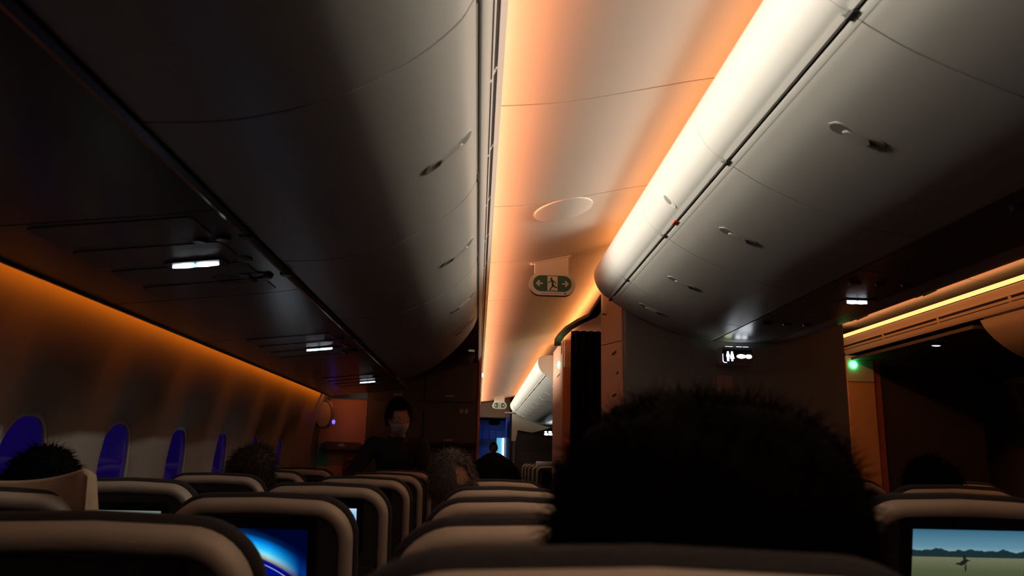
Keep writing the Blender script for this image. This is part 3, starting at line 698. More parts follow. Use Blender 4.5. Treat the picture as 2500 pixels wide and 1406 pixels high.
# ------------------------------------------------------------------ far end of the aisle
root = thing('far_partition', 'dark partition wall at the end of the far cabin', 'partition', (1.3, 14.3, 0))
put('wall_panel', MB().rbox(.70, 2.0, 14.25, 14.4, .002, E+.60, .02, 'z'), M_MOND, root)
put('upper_panel', MB().poly([(.62, .95), (.62, .30), (.70, .30), (.73, .50), (1.0, .46), (1.35, .56), (2.05, .60), (2.05, .95)], lambda u_, v_, w_: (u_, 14.24-w_, v_+E), .03), M_SIGNW, root)
put('edge_post', MB().rbox(.64, .70, 14.22, 14.4, .02, E+.5, .01, 'z', 3), M_MON, root)
put('white_panel_mark', MB().rbox(.80, 1.5, 14.235, 14.25, E-.12, E+.10, .01, 'y', 3), M_DGREY, root)
sg = thing('lavatory_sign', 'tiny lit white sign on the far partition wall', 'sign', (1.29, 14.18, E+.455))
MB().rbox(-.11, .11, -.03, .05, -.055, .055, .012, 'y').build('sign_box', M_BEZEL, sg)
for dx, dz, L in ((-.045, .020, .022), (.035, .022, .030), (-.03, -.020, .045), (.045, -.020, .038)):
    MB().poly([(dx+L*math.cos(2*PI*i/12), dz+.016*math.sin(2*PI*i/12)) for i in range(12)], lambda u_, v_, w_: (u_, -.031-w_, v_), .001).build('pictogram', M_WHITE_E, sg)
tag(MB().tube([(.48, 14.1, E+.80), (.95, 14.1, E+.80)], .016, 8).build('curtain_rail', M_GREY), 'grey curtain rail crossing below the far bins', 'rail')
tag(MB().box(-.03, .60, 14.60, 14.68, E+.74, E+1.2).build('ceiling_beam', M_CEIL), 'ceiling step at the end of the far aisle', 'beam')
struct(MB().box(-1.2, 3.6, 14.7, 18.6, E+.90, E+.93).build('ceiling', M_CEIL), 'lowered ceiling of the far galley')
root = thing('far_galley', 'blue-lit galley at the very end of the aisle', 'galley', (.3, 18.2, 0))
put('cabinet_wall', MB().box(-.8, 2.2, 18.1, 18.5, .002, E+.85), M_BLUEW, root)
for i in range(4):
    d = put('cabinet_door', MB().rbox(-.05+.16*i, .09+.16*i, 18.07, 18.10, E+.40, E+.62, .01, 'y', 2), M_BLUEW, root)
    put('latch', MB().box(.0+.16*i, .04+.16*i, 18.06, 18.07, E+.42, E+.44), M_GREY, d)
put('shelf', MB().box(-.4, .7, 17.95, 18.1, E+.34, E+.37), M_MOND, root)
put('work_light', MB().box(.555, .60, 17.55, 17.58, E-.08, E+.43), mat('work_light', (.8, .95, 1), .5, emit=(.62, .93, 1.0), es=3.2), root)
put('lit_screen', MB().box(.43, .545, 17.57, 17.60, E-.06, E+.43), mat('lit_panel', (.3, .6, .7), .5, emit=(.10, .42, .55), es=.9), root)
put('side_wall', MB().box(.62, .66, 15.0, 18.1, .002, E+.85), M_BLUEW, root)
gl = bpy.data.lights.new('galley_lamp', 'AREA'); gl.energy = 2.4; gl.color = (.22, .28, 1.0); gl.size = .4
go = bpy.data.objects.new('galley_lamp', gl); C.objects.link(go); go.location = (.3, 17.2, E+.86)
tag(MB().rbox(.020, .034, 7.75, 7.80, E+.80, E+.835, .004, 'y', 2).build('call_lamp', mat('lamp_white_red', (1, .8, .8), .5, emit=(1, .75, .7), es=4)), 'tiny white lamp on the left header rail far ahead', 'lamp')

# ------------------------------------------------------------------ seats
BT = math.atan2(.16, .695); BL = math.hypot(.16, .695)
def bk(u_, n_, v_):            # backrest coordinates -> seat coordinates (x across, y forward, z up)
    return (u_, .16-math.sin(BT)*v_+math.cos(BT)*n_, .45+math.cos(BT)*v_+math.sin(BT)*n_)
def outline(hw, v0, v1, r, n=9):
    """inverted U, from lower left over the top to lower right: point and outward normal"""
    pts = [(-hw, v0, -1, 0), (-hw, (v0+v1-r)/2, -1, 0)]
    for k in range(n+1):
        t = PI-PI/2*k/n; pts.append((-hw+r+r*math.cos(t), v1-r+r*math.sin(t), math.cos(t), math.sin(t)))
    pts.append((0, v1+.004, 0, 1))
    for k in range(n+1):
        t = PI/2-PI/2*k/n; pts.append((hw-r+r*math.cos(t), v1-r+r*math.sin(t), math.cos(t), math.sin(t)))
    pts += [(hw, (v0+v1-r)/2, 1, 0), (hw, v0, 1, 0)]
    return pts
def seat_meshes():
    R = {}
    sec = [(.0, .030), (.0, -.002), (.004, -.010), (.011, -.014), (.021, -.013), (.028, -.006), (.030, .020)]
    mb = MB().loft([[bk(x-nx*d, n_, z-nz*d) for d, n_ in sec] for x, z, nx, nz in outline(.208, .16, BL-.038, .088)])
    R['shell_frame'] = (mb.mesh('shell_frame', M_CREAM, 50))
    o = [(x, z) for x, z, _, _ in outline(.217, .02, BL-.032, .094)]
    rings = []
    for n_, ins in ((.026, .006), (.034, 0), (.050, 0), (.064, .012), (.070, .05)):
        rings.append([bk(x*(1-ins/.215), n_, .02+(z-.02)*(1-ins/BL)) for x, z in o])
    R['back_cushion'] = MB().loft(rings).mesh('back_cushion', M_FAB, 50)
    o = [(x, z) for x, z, _, _ in outline(.190, .05, BL-.060, .072)]
    R['back_panel'] = MB().loft([[bk(x, n_, z) for x, z in o] for n_ in (-.002, .027)]).mesh('back_panel', M_SHELL, 40)
    def plate(hw, v0, v1, r, n0, n1): return MB().loft([[bk(x, n_, z) for x, z in rrect(-hw, hw, v0, v1, r)] for n_ in (n0, n1)])
    R['screen_bezel'] = plate(.132, BL-.265, BL-.092, .014, -.012, .0).mesh('screen_bezel', M_BEZEL)
    R['tray_table'] = plate(.175, BL-.48, BL-.280, .02, -.014, -.002).mesh('tray_table', M_SHELL)
    R['tray_latch'] = plate(.020, BL-.300, BL-.270, .006, -.022, -.013).mesh('tray_latch', M_GREY)
    R['magazine_pocket'] = plate(.17, .05, BL-.49, .02, -.020, -.002).mesh('magazine_pocket', M_FAB)
    R['seat_cushion'] = MB().rbox(-.215, .215, .17, .66, .36, .47, .03, 'x').mesh('seat_cushion', M_FAB)
    ar = MB().rbox(-.022, .022, .10, .58, .60, .655, .018, 'y'); ar.box(-.016, .016, .16, .30, .34, .60)
    R['armrest'] = ar.mesh('armrest', M_DGREY)
    lg = MB().tube([(0, .50, .36), (0, .54, .02)], .018, 8); lg.tube([(0, .26, .36), (0, .20, .02)], .018, 8); lg.box(-.02, .02, .14, .60, 0, .022)
    R['leg'] = lg.mesh('leg', M_GREY)
    return R
SM = seat_meshes()
def display_mesh(mt):
    hw, v0, v1 = .112, BL-.242, BL-.116
    me = bpy.data.meshes.new('display'); vs = [bk(-hw, -.0135, v0), bk(hw, -.0135, v0), bk(hw, -.0135, v1), bk(-hw, -.0135, v1), bk(-hw, -.0115, v0), bk(hw, -.0115, v0), bk(hw, -.0115, v1), bk(-hw, -.0115, v1)]
    me.from_pydata(vs, [], [(0, 1, 2, 3), (7, 6, 5, 4), (0, 4, 5, 1), (2, 6, 7, 3), (1, 5, 6, 2), (0, 3, 7, 4)])
    uv = me.uv_layers.new(name='UVMap'); co = [(0, 0), (1, 0), (1, 1), (0, 1)]*2
    for l in me.loops: uv.data[l.index].uv = co[l.vertex_index]
    me.materials.append(mt); return me
DM = {}
def link(name, me, parent):
    o = bpy.data.objects.new(name, me); C.objects.link(o); o.parent = parent; return o
def seat(x, y, label, group, screen=None, top=None, rz=0, arms=(-.262, .262), lift=0):
    root = thing('airline_seat', label, 'seat', (x, y, 0), group)
    if top: root.scale = (1, 1, top/1.145)
    root.rotation_euler.z = rz
    for nme in ('back_cushion', 'shell_frame', 'back_panel', 'seat_cushion', 'magazine_pocket'): link(nme, SM[nme], root)
    t = link('tray_table', SM['tray_table'], root); link('tray_latch', SM['tray_latch'], t)
    b = link('screen_bezel', SM['screen_bezel'], root); b.location = (0, -math.sin(BT)*lift, math.cos(BT)*lift)
    mt = screen or M_OFF
    if mt.name not in DM: DM[mt.name] = display_mesh(mt)
    d = link('display', DM[mt.name], b)
    for sx in arms: link('armrest', SM['armrest'], root).location.x = sx
    for sx in (-.15, .15): link('leg', SM['leg'], root).location.x = sx
    return root
XA, XB, XC = -1.095, -.487, .097
ROWS = [1.0, 1.79, 2.50, 3.30, 4.08, 4.88]
SCR_B = {1: M_S_GLOBE, 2: M_S_BLUE}; SCR_A = {2: M_S_PALE, 5: M_S_WHITE}
lastB = {}
for n, y in enumerate(ROWS):
    sfx = '%s row ahead of the camera' % ORD[n]
    LA = {0: 'window seat at the lower left, nearest row', 1: 'window seat with a raised beige headrest', 2: 'window seat showing a pale lit screen strip', 3: 'window seat in front of the sleeping brown-haired passenger', 4: 'window seat in the last row but one of the left block', 5: 'window seat in the last row with a small bright screen'}
    LBl = {0: 'middle seat with wide cream rim, nearest at lower left', 1: 'middle seat showing a blue globe on its screen', 2: 'middle seat whose edge shows a thin bright blue screen', 3: 'middle seat, fourth cream rim in the left stack', 4: 'middle seat, fifth cream rim in the left stack', 5: 'middle seat in the last row before the attendant'}
    LC = {0: 'aisle seat with the broad cream rim left of the big dark head', 1: 'aisle seat, second cream rim behind the big dark head', 2: 'aisle seat, third cream rim behind the big dark head', 3: 'aisle seat in which the dark-clothed passenger sits', 4: 'aisle seat, last but one of its column, mostly hidden', 5: 'aisle seat, last of its column, mostly hidden'}
    if y < 4.9: seat(XA, y, LA[n], 'left block window seats', SCR_A.get(n))
    seat(XB, y if n < 5 else 4.90, LBl[n], 'left block middle seats', SCR_B.get(n), 1.156 if n == 0 else None, lift=.022)
    if n < 5: seat(XC, {0: 1.03, 1: 1.74, 2: 2.50, 3: 3.36}.get(n, y), LC[n], 'left block aisle seats', None, {0: 1.160, 1: 1.15}.get(n))
seat(.112, .46, 'blurred aisle seat across the bottom of the picture, nearest of all', 'left block aisle seats', None, 1.184)
for n, y in enumerate((1.50, 2.30, 3.08)):
    for q, x in enumerate((.965, 1.465, 1.965)):
        lab = {(0, 0): 'centre seat showing a film of a field on its screen', (1, 0): 'centre seat with a dark head above it behind the film screen', (2, 0): 'centre seat in front of the lavatory wall, next to the left aisle'}.get((n, q), 'centre block %s seat, %s row from the camera' % (('', 'middle', 'right')[q], ORD[n]))
        seat(x, y, lab, 'centre block seats', M_S_FIELD if (n, q) == (0, 0) else None, 1.190, 0, (-.258,) if q < 2 else (-.258, .258), .034)
for n, y in enumerate((9.9, 10.7, 11.5, 12.3, 13.1)):
    for q, x in enumerate((.965, 1.465)):
        r = seat(x, y, 'far cabin seat beyond the doorway, %s row, %s' % (ORD[n], ('next to the aisle', 'one in from the aisle')[q]), 'far cabin seats', None, 1.16, 0, (-.258,))
        if (n, q) == (0, 1) or (n, q) == (1, 0):
            put('headrest_cover', MB().rbox(-.15, .15, -.03, .10, .88, 1.165, .03, 'x'), M_COVER, r, thing) if False else MB().rbox(-.15, .15, -.03, .10, .88, 1.165, .03, 'x').build('headrest_cover', M_COVER, r)

# raised winged headrest on the window seat at left
hr = MB(); rings = []
for i in range(25):
    t = i/24; u_ = -.225+.45*t; c_ = abs(2*t-1)
    top = BL-.006+.042*c_**2.2; bot = BL-.16; wing = .035*c_**3
    if i in (0, 24): top -= .018
    rings.append([(u_, .16-math.sin(BT)*v_+n_-wing*1.2, .45+math.cos(BT)*v_) for n_, v_ in ((.040, bot), (.036, (bot+top)/2), (.044, top-.008), (.056, top), (.085, top-.006), (.10, (bot+top)/2), (.09, bot))])
o = hr.loft(rings).build('headrest', M_BEIGE, angle=60)
for r in C.objects:
    if r.get('label') == 'window seat with a raised beige headrest': o.parent = r

# ------------------------------------------------------------------ people
def head_mesh(loc, rot=(0, 0, 0), scale=1.0):
    """head facing +y, returned as MB already placed"""
    mb = MB().sphere((0, 0, 0), 1, 32, 24); out = []
    for x, y, z in mb.v:
        X, Y, Z = x*.076, y*.096, z*.118
        if z < -.1 and y > -.3:                               # jaw narrows to the chin
            k = min(1, (-z-.1)/.9); X *= 1-.30*k; Y = Y*(1-.12*k)+.012*k
        if z < -.2 and y < -.2: Y *= 1-.25*min(1, (-z-.2))     # nape
        if y > .5:
            nz = math.exp(-((Z+.012)/.024)**2)*math.exp(-(X/.012)**2); Y += .022*nz*(1.15 if Z < -.005 else .75)
            for sx in (-.031, .031): Y -= .009*math.exp(-((Z-.008)/.012)**2-((X-sx)/.017)**2)
            Y += .005*math.exp(-((Z-.032)/.009)**2-(X/.05)**2)
            Y += .006*math.exp(-((Z+.056)/.008)**2-(X/.022)**2)+.005*math.exp(-((Z+.070)/.007)**2-(X/.020)**2)-.004*math.exp(-((Z+.063)/.003)**2-(X/.022)**2)
            Y += .007*math.exp(-((Z+.098)/.014)**2-(X/.02)**2)
        out.append((X, Y, Z))
    mb.v = out
    for sx in (-1, 1): mb.sphere((sx*.078, -.006, -.004), (.010, .020, .033), 10, 8)
    M_ = Matrix.Translation(loc) @ Euler(rot).to_matrix().to_4x4() @ Matrix.Scale(scale, 4)
    mb.v = [tuple(M_ @ Vector(p)) for p in mb.v]
    return mb, M_
def hand(mb, wrist, d, up, side=1):
    """palm, four fingers and a thumb, slightly curled; d = pointing direction, up = back of the hand"""
    d = Vector(d).normalized(); up = Vector(up); up = (up-d*up.dot(d)).normalized(); s_ = d.cross(up)*side; w0 = Vector(wrist)
    mb.loft([[w0+d*q+s_*a*wd+up*b*th for a, b in ((1, .5), (.6, 1), (-.6, 1), (-1, .5), (-1, -.5), (-.6, -1), (.6, -1), (1, -.5))] for q, wd, th in ((-.02, .022, .016), (.02, .034, .015), (.06, .041, .014), (.088, .040, .012))])
    for i, L in enumerate((.070, .080, .074, .058)):
        b = w0+d*.080+s_*(.030-.020*i)
        p = [b, b+d*L*.45-up*.004, b+d*L*.75-up*.018, b+d*L*.95-up*.036]; mb.tube(p, [.0098, .0092, .0086, .0075], 8)
    b = w0+d*.020+s_*.028
    mb.tube([b, b+s_*.026+d*.024-up*.006, b+s_*.032+d*.052-up*.016, b+s_*.028+d*.072-up*.024], [.014, .0115, .010, .008], 8)
def capsule(mb, p, q, rp, rq, n=14):
    """tapered limb with round ends between two joints; radii are (across, deep)"""
    p, q = Vector(p), Vector(q); t = (q-p).normalized()
    ax = Vector((1, 0, 0)) if abs(t.x) < .8 else Vector((0, 1, 0)); ax = (ax-t*ax.dot(t)).normalized(); b = t.cross(ax); rings = []
    def ring(c, ra, rb): rings.append([c+ax*(ra*math.cos(2*PI*i/n))+b*(rb*math.sin(2*PI*i/n)) for i in range(n)])
    for k in range(1, 5):
        a_ = PI/2*k/4; m_ = min(rp); ring(p-t*(m_*math.cos(a_)), rp[0]*math.sin(a_), rp[1]*math.sin(a_))
    for k in range(4):
        a_ = PI/2*k/4; m_ = min(rq); ring(q+t*(m_*math.sin(a_)), rq[0]*math.cos(a_), rq[1]*math.cos(a_))
    mb.loft(rings)
def skin_mesh(J, edges, root):
    mb = MB()
    for p, q in edges:
        rp, rq = J[p][1], J[q][1]
        side = p[:2] in ('sh', 'th') or q[:2] in ('sh', 'th')
        f = lambda r: (min(r)*.92,)*2 if isinstance(r, tuple) and side else (r if isinstance(r, tuple) else (r, r))
        capsule(mb, J[p][0], J[q][0], f(rp), f(rq))
    return mb.v, mb.f
def remeshed(mb, voxel, name, mt, parent):
    me = bpy.data.meshes.new(name); me.from_pydata(mb.v, [], mb.f)
    bm = bmesh.new(); bm.from_mesh(me); bmesh.ops.recalc_face_normals(bm, faces=bm.faces); bm.to_mesh(me); bm.free()
    o = bpy.data.objects.new(name, me); C.objects.link(o); md = o.modifiers.new('r', 'REMESH'); md.mode = 'VOXEL'; md.voxel_size = voxel; md.use_smooth_shade = True
    sm = o.modifiers.new('sm', 'SMOOTH'); sm.factor = .5; sm.iterations = 4
    dg = bpy.context.evaluated_depsgraph_get(); ev = o.evaluated_get(dg); m2 = bpy.data.meshes.new_from_object(ev)
    bpy.data.objects.remove(o); m2.name = name; m2.materials.clear(); m2.materials.append(mt)
    bm = bmesh.new(); bm.from_mesh(m2); seen = set(); best = []
    for v in bm.verts:
        if v in seen: continue
        comp = [v]; seen.add(v)
        for q in comp:
            for e_ in q.link_edges:
                o_ = e_.other_vert(q)
                if o_ not in seen: seen.add(o_); comp.append(o_)
        if len(comp) > len(best): best = comp
    keep = set(best); bmesh.ops.delete(bm, geom=[v for v in bm.verts if v not in keep], context='VERTS'); bm.to_mesh(m2); bm.free()
    m2.shade_smooth()
    o = bpy.data.objects.new(name, m2); C.objects.link(o); o.parent = parent; return o
def garment(body, name, mt, pred, off):
    """a cloth layer lifted off the body where pred(co) holds"""
    me = body.data; nv = [v.co+v.normal*off for v in me.vertices]; fs = [tuple(p.vertices) for p in me.polygons if pred(p.center)]
    used = sorted({i for f in fs for i in f}); mp = {v: i for i, v in enumerate(used)}
    m2 = bpy.data.meshes.new(name); m2.from_pydata([nv[i] for i in used], [], [tuple(mp[i] for i in f) for f in fs]); m2.shade_smooth(); m2.materials.append(mt)
    o = bpy.data.objects.new(name, m2); C.objects.link(o); o.parent = body.parent; return o
def strands(mb, origin_fn, n, seed, width=.0016, wild=.25):
    rnd = random.Random(seed)
    for i in range(n):
        p, nrm, drop, L = origin_fn(rnd)
        p = Vector(p); nrm = Vector(nrm).normalized(); side = nrm.cross(Vector((rnd.uniform(-1, 1), rnd.uniform(-1, 1), rnd.uniform(-1, 1)))).normalized()
        jit = Vector((rnd.gauss(0, wild), rnd.gauss(0, wild), rnd.gauss(0, wild))); d = (nrm+jit).normalized()
        q = [p]; 
        for k in range(3): d = (d+Vector((0, 0, -drop))+Vector((rnd.gauss(0, wild*.6), rnd.gauss(0, wild*.6), rnd.gauss(0, wild*.6)))).normalized(); q.append(q[-1]+d*L/3)
        vs = []
        for k, pp in enumerate(q): wd = width*(1-k/3.3); vs += [pp-side*wd, pp+side*wd]
        mb.add(vs, [(0, 1, 3, 2), (2, 3, 5, 4), (4, 5, 7, 6)])
def hair_cap(M_, mt, parent, seed, n=1800, L=.05, wild=.25, puff=(.088, .110, .128), cz0=.012, zcut=-.35, drop=.5, yfront=.55, bald=None, width=.0016):
    mb = MB(); s_ = MB().sphere((0, 0, 0), 1, 36, 24)
    def ok(x, y, z):
        if bald and (Vector((x, y, z)).normalized()-Vector(bald).normalized()).length < .33: return False
        return (z > zcut) and not (y > yfront and z < .45) and not (y > .2 and z < -.05)
    keep = [f for f in s_.f if ok(*[sum(s_.v[i][k] for i in f)/len(f) for k in range(3)])]
    used = sorted({i for f in keep for i in f}); mp = {v: i for i, v in enumerate(used)}
    mb.add([(s_.v[i][0]*puff[0], s_.v[i][1]*puff[1]-.006, s_.v[i][2]*puff[2]+cz0) for i in used], [tuple(mp[i] for i in f) for f in keep])
    def og(r):
        while True:
            v = Vector((r.gauss(0, 1), r.gauss(0, 1), r.gauss(0, 1))).normalized()
            if ok(*v) or (bald and v.z > zcut and r.random() < .35 and not (v.y > yfront and v.z < .45) and not (v.y > .2 and v.z < -.05)): return (v.x*puff[0]*.98, v.y*puff[1]*.98-.006, v.z*puff[2]*.98+cz0), v, drop, L*r.uniform(.5, 1.15)
    strands(mb, og, n, seed, width, wild)
    mb.v = [tuple(M_ @ Vector(p)) for p in mb.v]
    return mb.build('hair', mt, parent, angle=80)
def seated_person(x, y, head, rot, label, cloth, hair_fn, name='person', tone=M_SKIN):
    """passenger in the seat whose back stands at (x, y); head = head centre relative to the seat origin"""
    root = thing(name, label, 'person', (x, y, 0), None)
    hx, hy, hz = head; nb_ = (hx*.75, hy-.01, hz-.15); ch = (hx*.35, .30, .86)
    J = {'pel': ((0, .40, .565), (.15, .11)), 'wst': ((hx*.15, .36, .70), (.135, .10)), 'chs': (ch, (.155, .105)), 'nk0': (nb_, .060), 'nk1': ((hx*.93, hy-.005, hz-.07), .053)}
    ed = [('pel', 'wst'), ('wst', 'chs'), ('chs', 'nk0'), ('nk0', 'nk1')]
    for s_, n_ in ((-1, 'l'), (1, 'r')):
        J['sh'+n_] = ((ch[0]*1.2+s_*.165, .29, .945), .058); J['el'+n_] = ((s_*.205, .36, .72), .042); J['wr'+n_] = ((s_*.09, .56, .645), .028)
        J['th'+n_] = ((s_*.10, .50, .560), .082); J['kn'+n_] = ((s_*.10, .69, .555), .058); J['an'+n_] = ((s_*.10, .66, .12), .040); J['to'+n_] = ((s_*.11, .79, .045), .036)
        ed += [('chs', 'sh'+n_), ('sh'+n_, 'el'+n_), ('el'+n_, 'wr'+n_), ('pel', 'th'+n_), ('th'+n_, 'kn'+n_), ('kn'+n_, 'an'+n_), ('an'+n_, 'to'+n_)]
    vs, fs = skin_mesh(J, ed, 'pel'); mb = MB().add(vs, fs)
    hm, M_ = head_mesh(head, rot); mb.add(hm.v, hm.f)
    for s_ in (-1, 1): hand(mb, (s_*.09, .56, .645), (-s_*.35, 1, -.15), (0, .1, 1), -s_)
    body = remeshed(mb, .0085, 'body', tone, root)
    garment(body, 'top', cloth, lambda c: c.z < hz-.155 and not (c.y > .56 and c.z > .60 and abs(c.x) < .16) and not (c.z < .57), .007)
    garment(body, 'trousers', M_CLOTH1, lambda c: (c.z < .63 and c.y < .60 and c.z > .1) or (.1 < c.z < .645 and c.y >= .60 and not (c.z > .615 and c.y < .75)), .005)
    garment(body, 'shoes', M_DGREY, lambda c: c.z < .11, .008)
    for sx in (-.031, .031):
        MBe = MB().sphere((sx, .080, .008), .0115, 10, 8); MBe.v = [tuple(M_ @ Vector(p)) for p in MBe.v]; MBe.build('eye', M_EYE, root)
    hair_fn(M_, root)
    return root
# big bushy head right in front of the camera
def bushy(M_, root):
    mb = MB(); A = (.140, .125, .150)
    def sup(v):
        e = 2.7; k = (abs(v.x)**e+abs(v.y)**e+abs(v.z)**e)**(-1/e); return Vector((v.x*k*A[0], v.y*k*A[1], v.z*k*A[2]))
    s_ = MB().sphere((0, 0, 0), 1, 40, 28); vs = []
    rnd = random.Random(3)
    for p in s_.v:
        q = sup(Vector(p).normalized())*(.93+.04*math.sin(p[0]*9+p[2]*7)*math.sin(p[1]*8)); vs.append((q.x, q.y-.010, q.z-.020))
    keep = [f for f in s_.f if not all(s_.v[i][1] > .55 and s_.v[i][2] < .35 for i in f)]
    mb.add(vs, keep)
    def og(r):
        while True:
            v = Vector((r.gauss(0, 1), r.gauss(0, 1), r.gauss(0, 1))).normalized()
            if v.y > .55 and v.z < .35: continue
            q = sup(v)*.90; return (q.x, q.y-.010, q.z-.020), (v.x*1.0, v.y, v.z*.9+.1), .16, r.uniform(.014, .034)
    strands(mb, og, 14000, 5, .0007, .6)
    mb.v = [tuple(M_ @ Vector(p)) for p in mb.v]; mb.build('hair', M_HBLACK, root, angle=80)
seated_person(.112, .46, (.086, .225, E-.065), (0.05, 0, 0), 'passenger with large bushy black hair directly in front of the camera', M_CLOTH1, bushy)
seated_person(XA, ROWS[1], (-.005, .25, E-.135), (0, 0, .1), 'passenger whose dark hair shows above the raised beige headrest', M_CLOTH3, lambda M_, r: hair_cap(M_, M_HBLACK, r, 11, 1500, .03, puff=(.092, .108, .124)))
seated_person(XA, ROWS[3], (.085, .27, E-.105), (.25, .45, -.5), 'brown-haired passenger asleep, leaning towards the aisle', M_CLOTH2, lambda M_, r: hair_cap(M_, M_HBROWN, r, 12, 1800, .05, puff=(.094, .112, .128)))
seated_person(XC, 2.50, (-.180, .40, E-.105), (.15, -.12, -.25), 'grey-haired passenger with thin crown leaning into the seat gap', M_CLOTH2, lambda M_, r: hair_cap(M_, M_HGREY, r, 13, 1800, .028, puff=(.084, .104, .122), bald=(.72, -.65, .30)))
seated_person(XC, 3.36, (-.02, .34, E-.110), (.1, 0, .1), 'passenger with long black hair spreading over dark shoulders in the aisle seat', M_CLOTH1, lambda M_, r: hair_cap(M_, M_HBLACK, r, 14, 3600, .16, wild=.12, puff=(.098, .112, .122), zcut=-.75, drop=1.3, width=.004))
seated_person(.965, 2.30, (.19, .26, E-.10), (0, 0, 0), 'dark-haired passenger right of the lavatory corner above the film seat', M_CLOTH1, lambda M_, r: hair_cap(M_, M_HBLACK, r, 15, 1500, .035))
seated_person(1.465, 2.30, (.06, .26, E-.10), (0, 0, 0), 'dark-haired passenger nearest the right edge of the picture', M_CLOTH1, lambda M_, r: hair_cap(M_, M_HBLACK, r, 16, 1500, .035))
seated_person(1.465, 10.7, (-.10, .26, E-.10), (0, 0, 0), 'far cabin passenger with dark head above the white headrest', M_CLOTH1, lambda M_, r: hair_cap(M_, M_HBLACK, r, 17, 600, .035))

def standing_person(loc, label, J, ed, head, rot, cloth, hair_fn, hands, mask=False, zneck=1.3):
    root = thing('person', label, 'person', loc)
    vs, fs = skin_mesh(J, ed, 'pel'); mb = MB().add(vs, fs)
    hm, M_ = head_mesh(head, rot); mb.add(hm.v, hm.f)
    for h in hands: hand(mb, *h)
    body = remeshed(mb, .0085, 'body', M_SKIN, root)
    hw = [Vector(h[0]) for h in hands]
    nearhand = lambda c, h: (Vector(c)-(Vector(h[0])+Vector(h[1]).normalized()*.09)).length < .105
    garment(body, 'jacket', cloth, lambda c: .80 < c.z < zneck and not any(nearhand(c, h) for h in hands), .008)
    garment(body, 'trousers', cloth, lambda c: .10 < c.z <= .84 and not any(nearhand(c, h) for h in hands), .006)
    garment(body, 'shoes', M_DGREY, lambda c: c.z < .11, .008)
    for sx in (-.031, .031):
        e = MB().sphere((sx, .080, .008), .0115, 10, 8); e.v = [tuple(M_ @ Vector(p)) for p in e.v]; e.build('eye', M_EYE, root)
    if mask:
        s_ = MB().sphere((0, 0, 0), 1, 32, 24)
        keep = [f for f in s_.f if all(s_.v[i][1] > .12 and -1.0 < s_.v[i][2] < -.06 for i in f)]
        used = sorted({i for f in keep for i in f}); mp = {v: i for i, v in enumerate(used)}
        vs = []
        for i in used:
            x, y, z = s_.v[i]; k = math.exp(-((z+.22)/.25)**2)*math.exp(-(x/.35)**2)
            vs.append((x*.078*(1-.20*max(0, -z-.1)), y*.104+.022*k+.008, z*.128))
        q = MB().add(vs, [tuple(mp[i] for i in f) for f in keep]); q.v = [tuple(M_ @ Vector(p)) for p in q.v]; q.build('face_mask', M_MASK, root, angle=80)
    hair_fn(M_, root)
    return root
def legs(J, ed, fwd=1):
    for s_, n_ in ((-1, 'l'), (1, 'r')):
        J['th'+n_] = ((s_*.085, 0, .84), .085); J['kn'+n_] = ((s_*.09, .01*fwd, .48), .056); J['an'+n_] = ((s_*.09, -.01*fwd, .10), .038); J['to'+n_] = ((s_*.10, .13*fwd, .04), .034)
        ed += [('pel', 'th'+n_), ('th'+n_, 'kn'+n_), ('kn'+n_, 'an'+n_), ('an'+n_, 'to'+n_)]
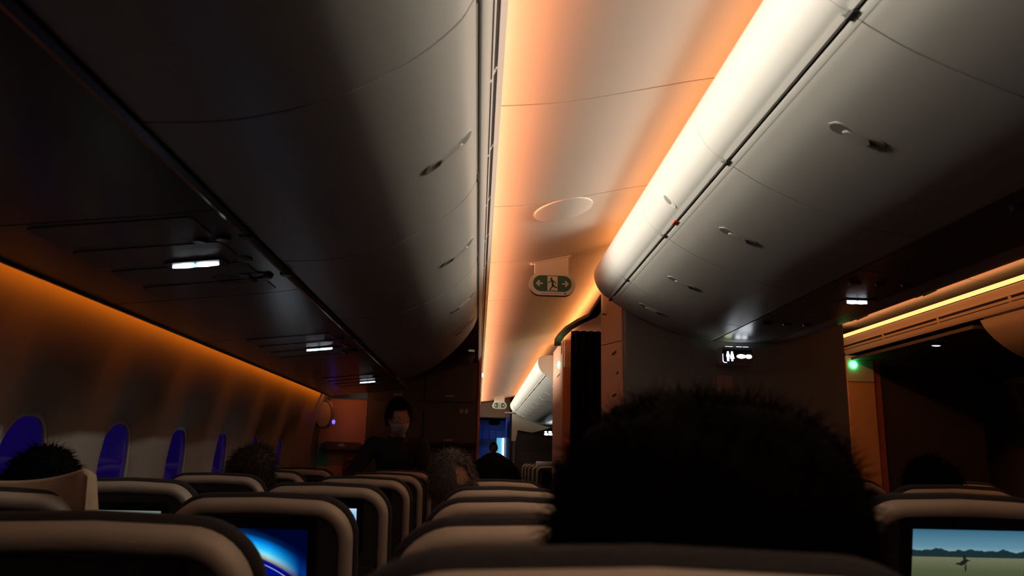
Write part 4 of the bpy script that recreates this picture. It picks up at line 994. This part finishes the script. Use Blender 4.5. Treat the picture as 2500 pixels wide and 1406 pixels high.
# cabin attendant, facing the camera, bending over the last row
J = {'pel': ((0, 0, .92), (.15, .11)), 'wst': ((0, -.03, 1.06), (.125, .095)), 'chs': ((0, -.09, 1.22), (.155, .105)), 'nk0': ((.01, -.13, 1.345), .058), 'nk1': ((.012, -.155, 1.41), .050)}
ed = [('pel', 'wst'), ('wst', 'chs'), ('chs', 'nk0'), ('nk0', 'nk1')]
J.update({'shl': ((-.165, -.11, 1.285), .060), 'ell': ((-.30, -.20, 1.08), .045), 'wrl': ((-.33, -.42, .99), .028), 'shr': ((.175, -.10, 1.285), .060), 'elr': ((.245, -.12, 1.03), .045), 'wrr': ((.17, -.32, .97), .028)})
ed += [('chs', 'shl'), ('shl', 'ell'), ('ell', 'wrl'), ('chs', 'shr'), ('shr', 'elr'), ('elr', 'wrr')]
legs(J, ed, -1)
def bun(M_, root):
    h = hair_cap(M_, M_HBLACK, root, 21, 1500, .03, puff=(.092, .116, .134), cz0=.020, yfront=.62, zcut=-.5)
    b = MB().sphere((0, -.075, .095), (.045, .045, .04), 14, 10); b.v = [tuple(M_ @ Vector(p)) for p in b.v]; b.build('hair_bun', M_HBLACK, root)
standing_person((-.60, 5.86, 0), 'masked cabin attendant in dark uniform standing over the last left row', J, ed, (.015, -.185, E+.255), (-.20, .10, PI+.35), M_NAVY, bun,
                [((-.33, -.42, .99), (-.05, -1, -.25), (0, -.2, 1), 1), ((.17, -.32, .97), (-.2, -1, -.1), (0, -.1, 1), -1)], True, E+.13)
# crew member far away in the blue galley
J = {'pel': ((0, 0, .92), (.15, .11)), 'wst': ((0, 0, 1.06), (.125, .095)), 'chs': ((0, 0, 1.22), (.155, .105)), 'nk0': ((0, 0, 1.38), .055), 'nk1': ((0, 0, 1.44), .050)}
ed = [('pel', 'wst'), ('wst', 'chs'), ('chs', 'nk0'), ('nk0', 'nk1')]
J.update({'shl': ((-.17, 0, 1.31), .058), 'ell': ((-.22, .02, 1.05), .043), 'wrl': ((-.20, -.08, .84), .027), 'shr': ((.17, 0, 1.31), .058), 'elr': ((.22, .02, 1.05), .043), 'wrr': ((.20, -.08, .84), .027)})
ed += [('chs', 'shl'), ('shl', 'ell'), ('ell', 'wrl'), ('chs', 'shr'), ('shr', 'elr'), ('elr', 'wrr')]
legs(J, ed, -1)
for k in J:
    p, r = J[k]; J[k] = ((p[0], p[1], p[2]*.90 if p[2] > .2 else p[2]), r)
standing_person((.33, 16.0, 0), 'tiny crew member standing in the blue galley at the end of the aisle', J, ed, (0, -.01, E+.17), (0, 0, PI), M_NAVY,
                lambda M_, r: hair_cap(M_, M_HBLACK, r, 22, 500, .03), [((-.20, -.08, .76), (0, -.2, -1), (-1, 0, 0), 1), ((.20, -.08, .76), (0, -.2, -1), (1, 0, 0), -1)], False, E+.06)
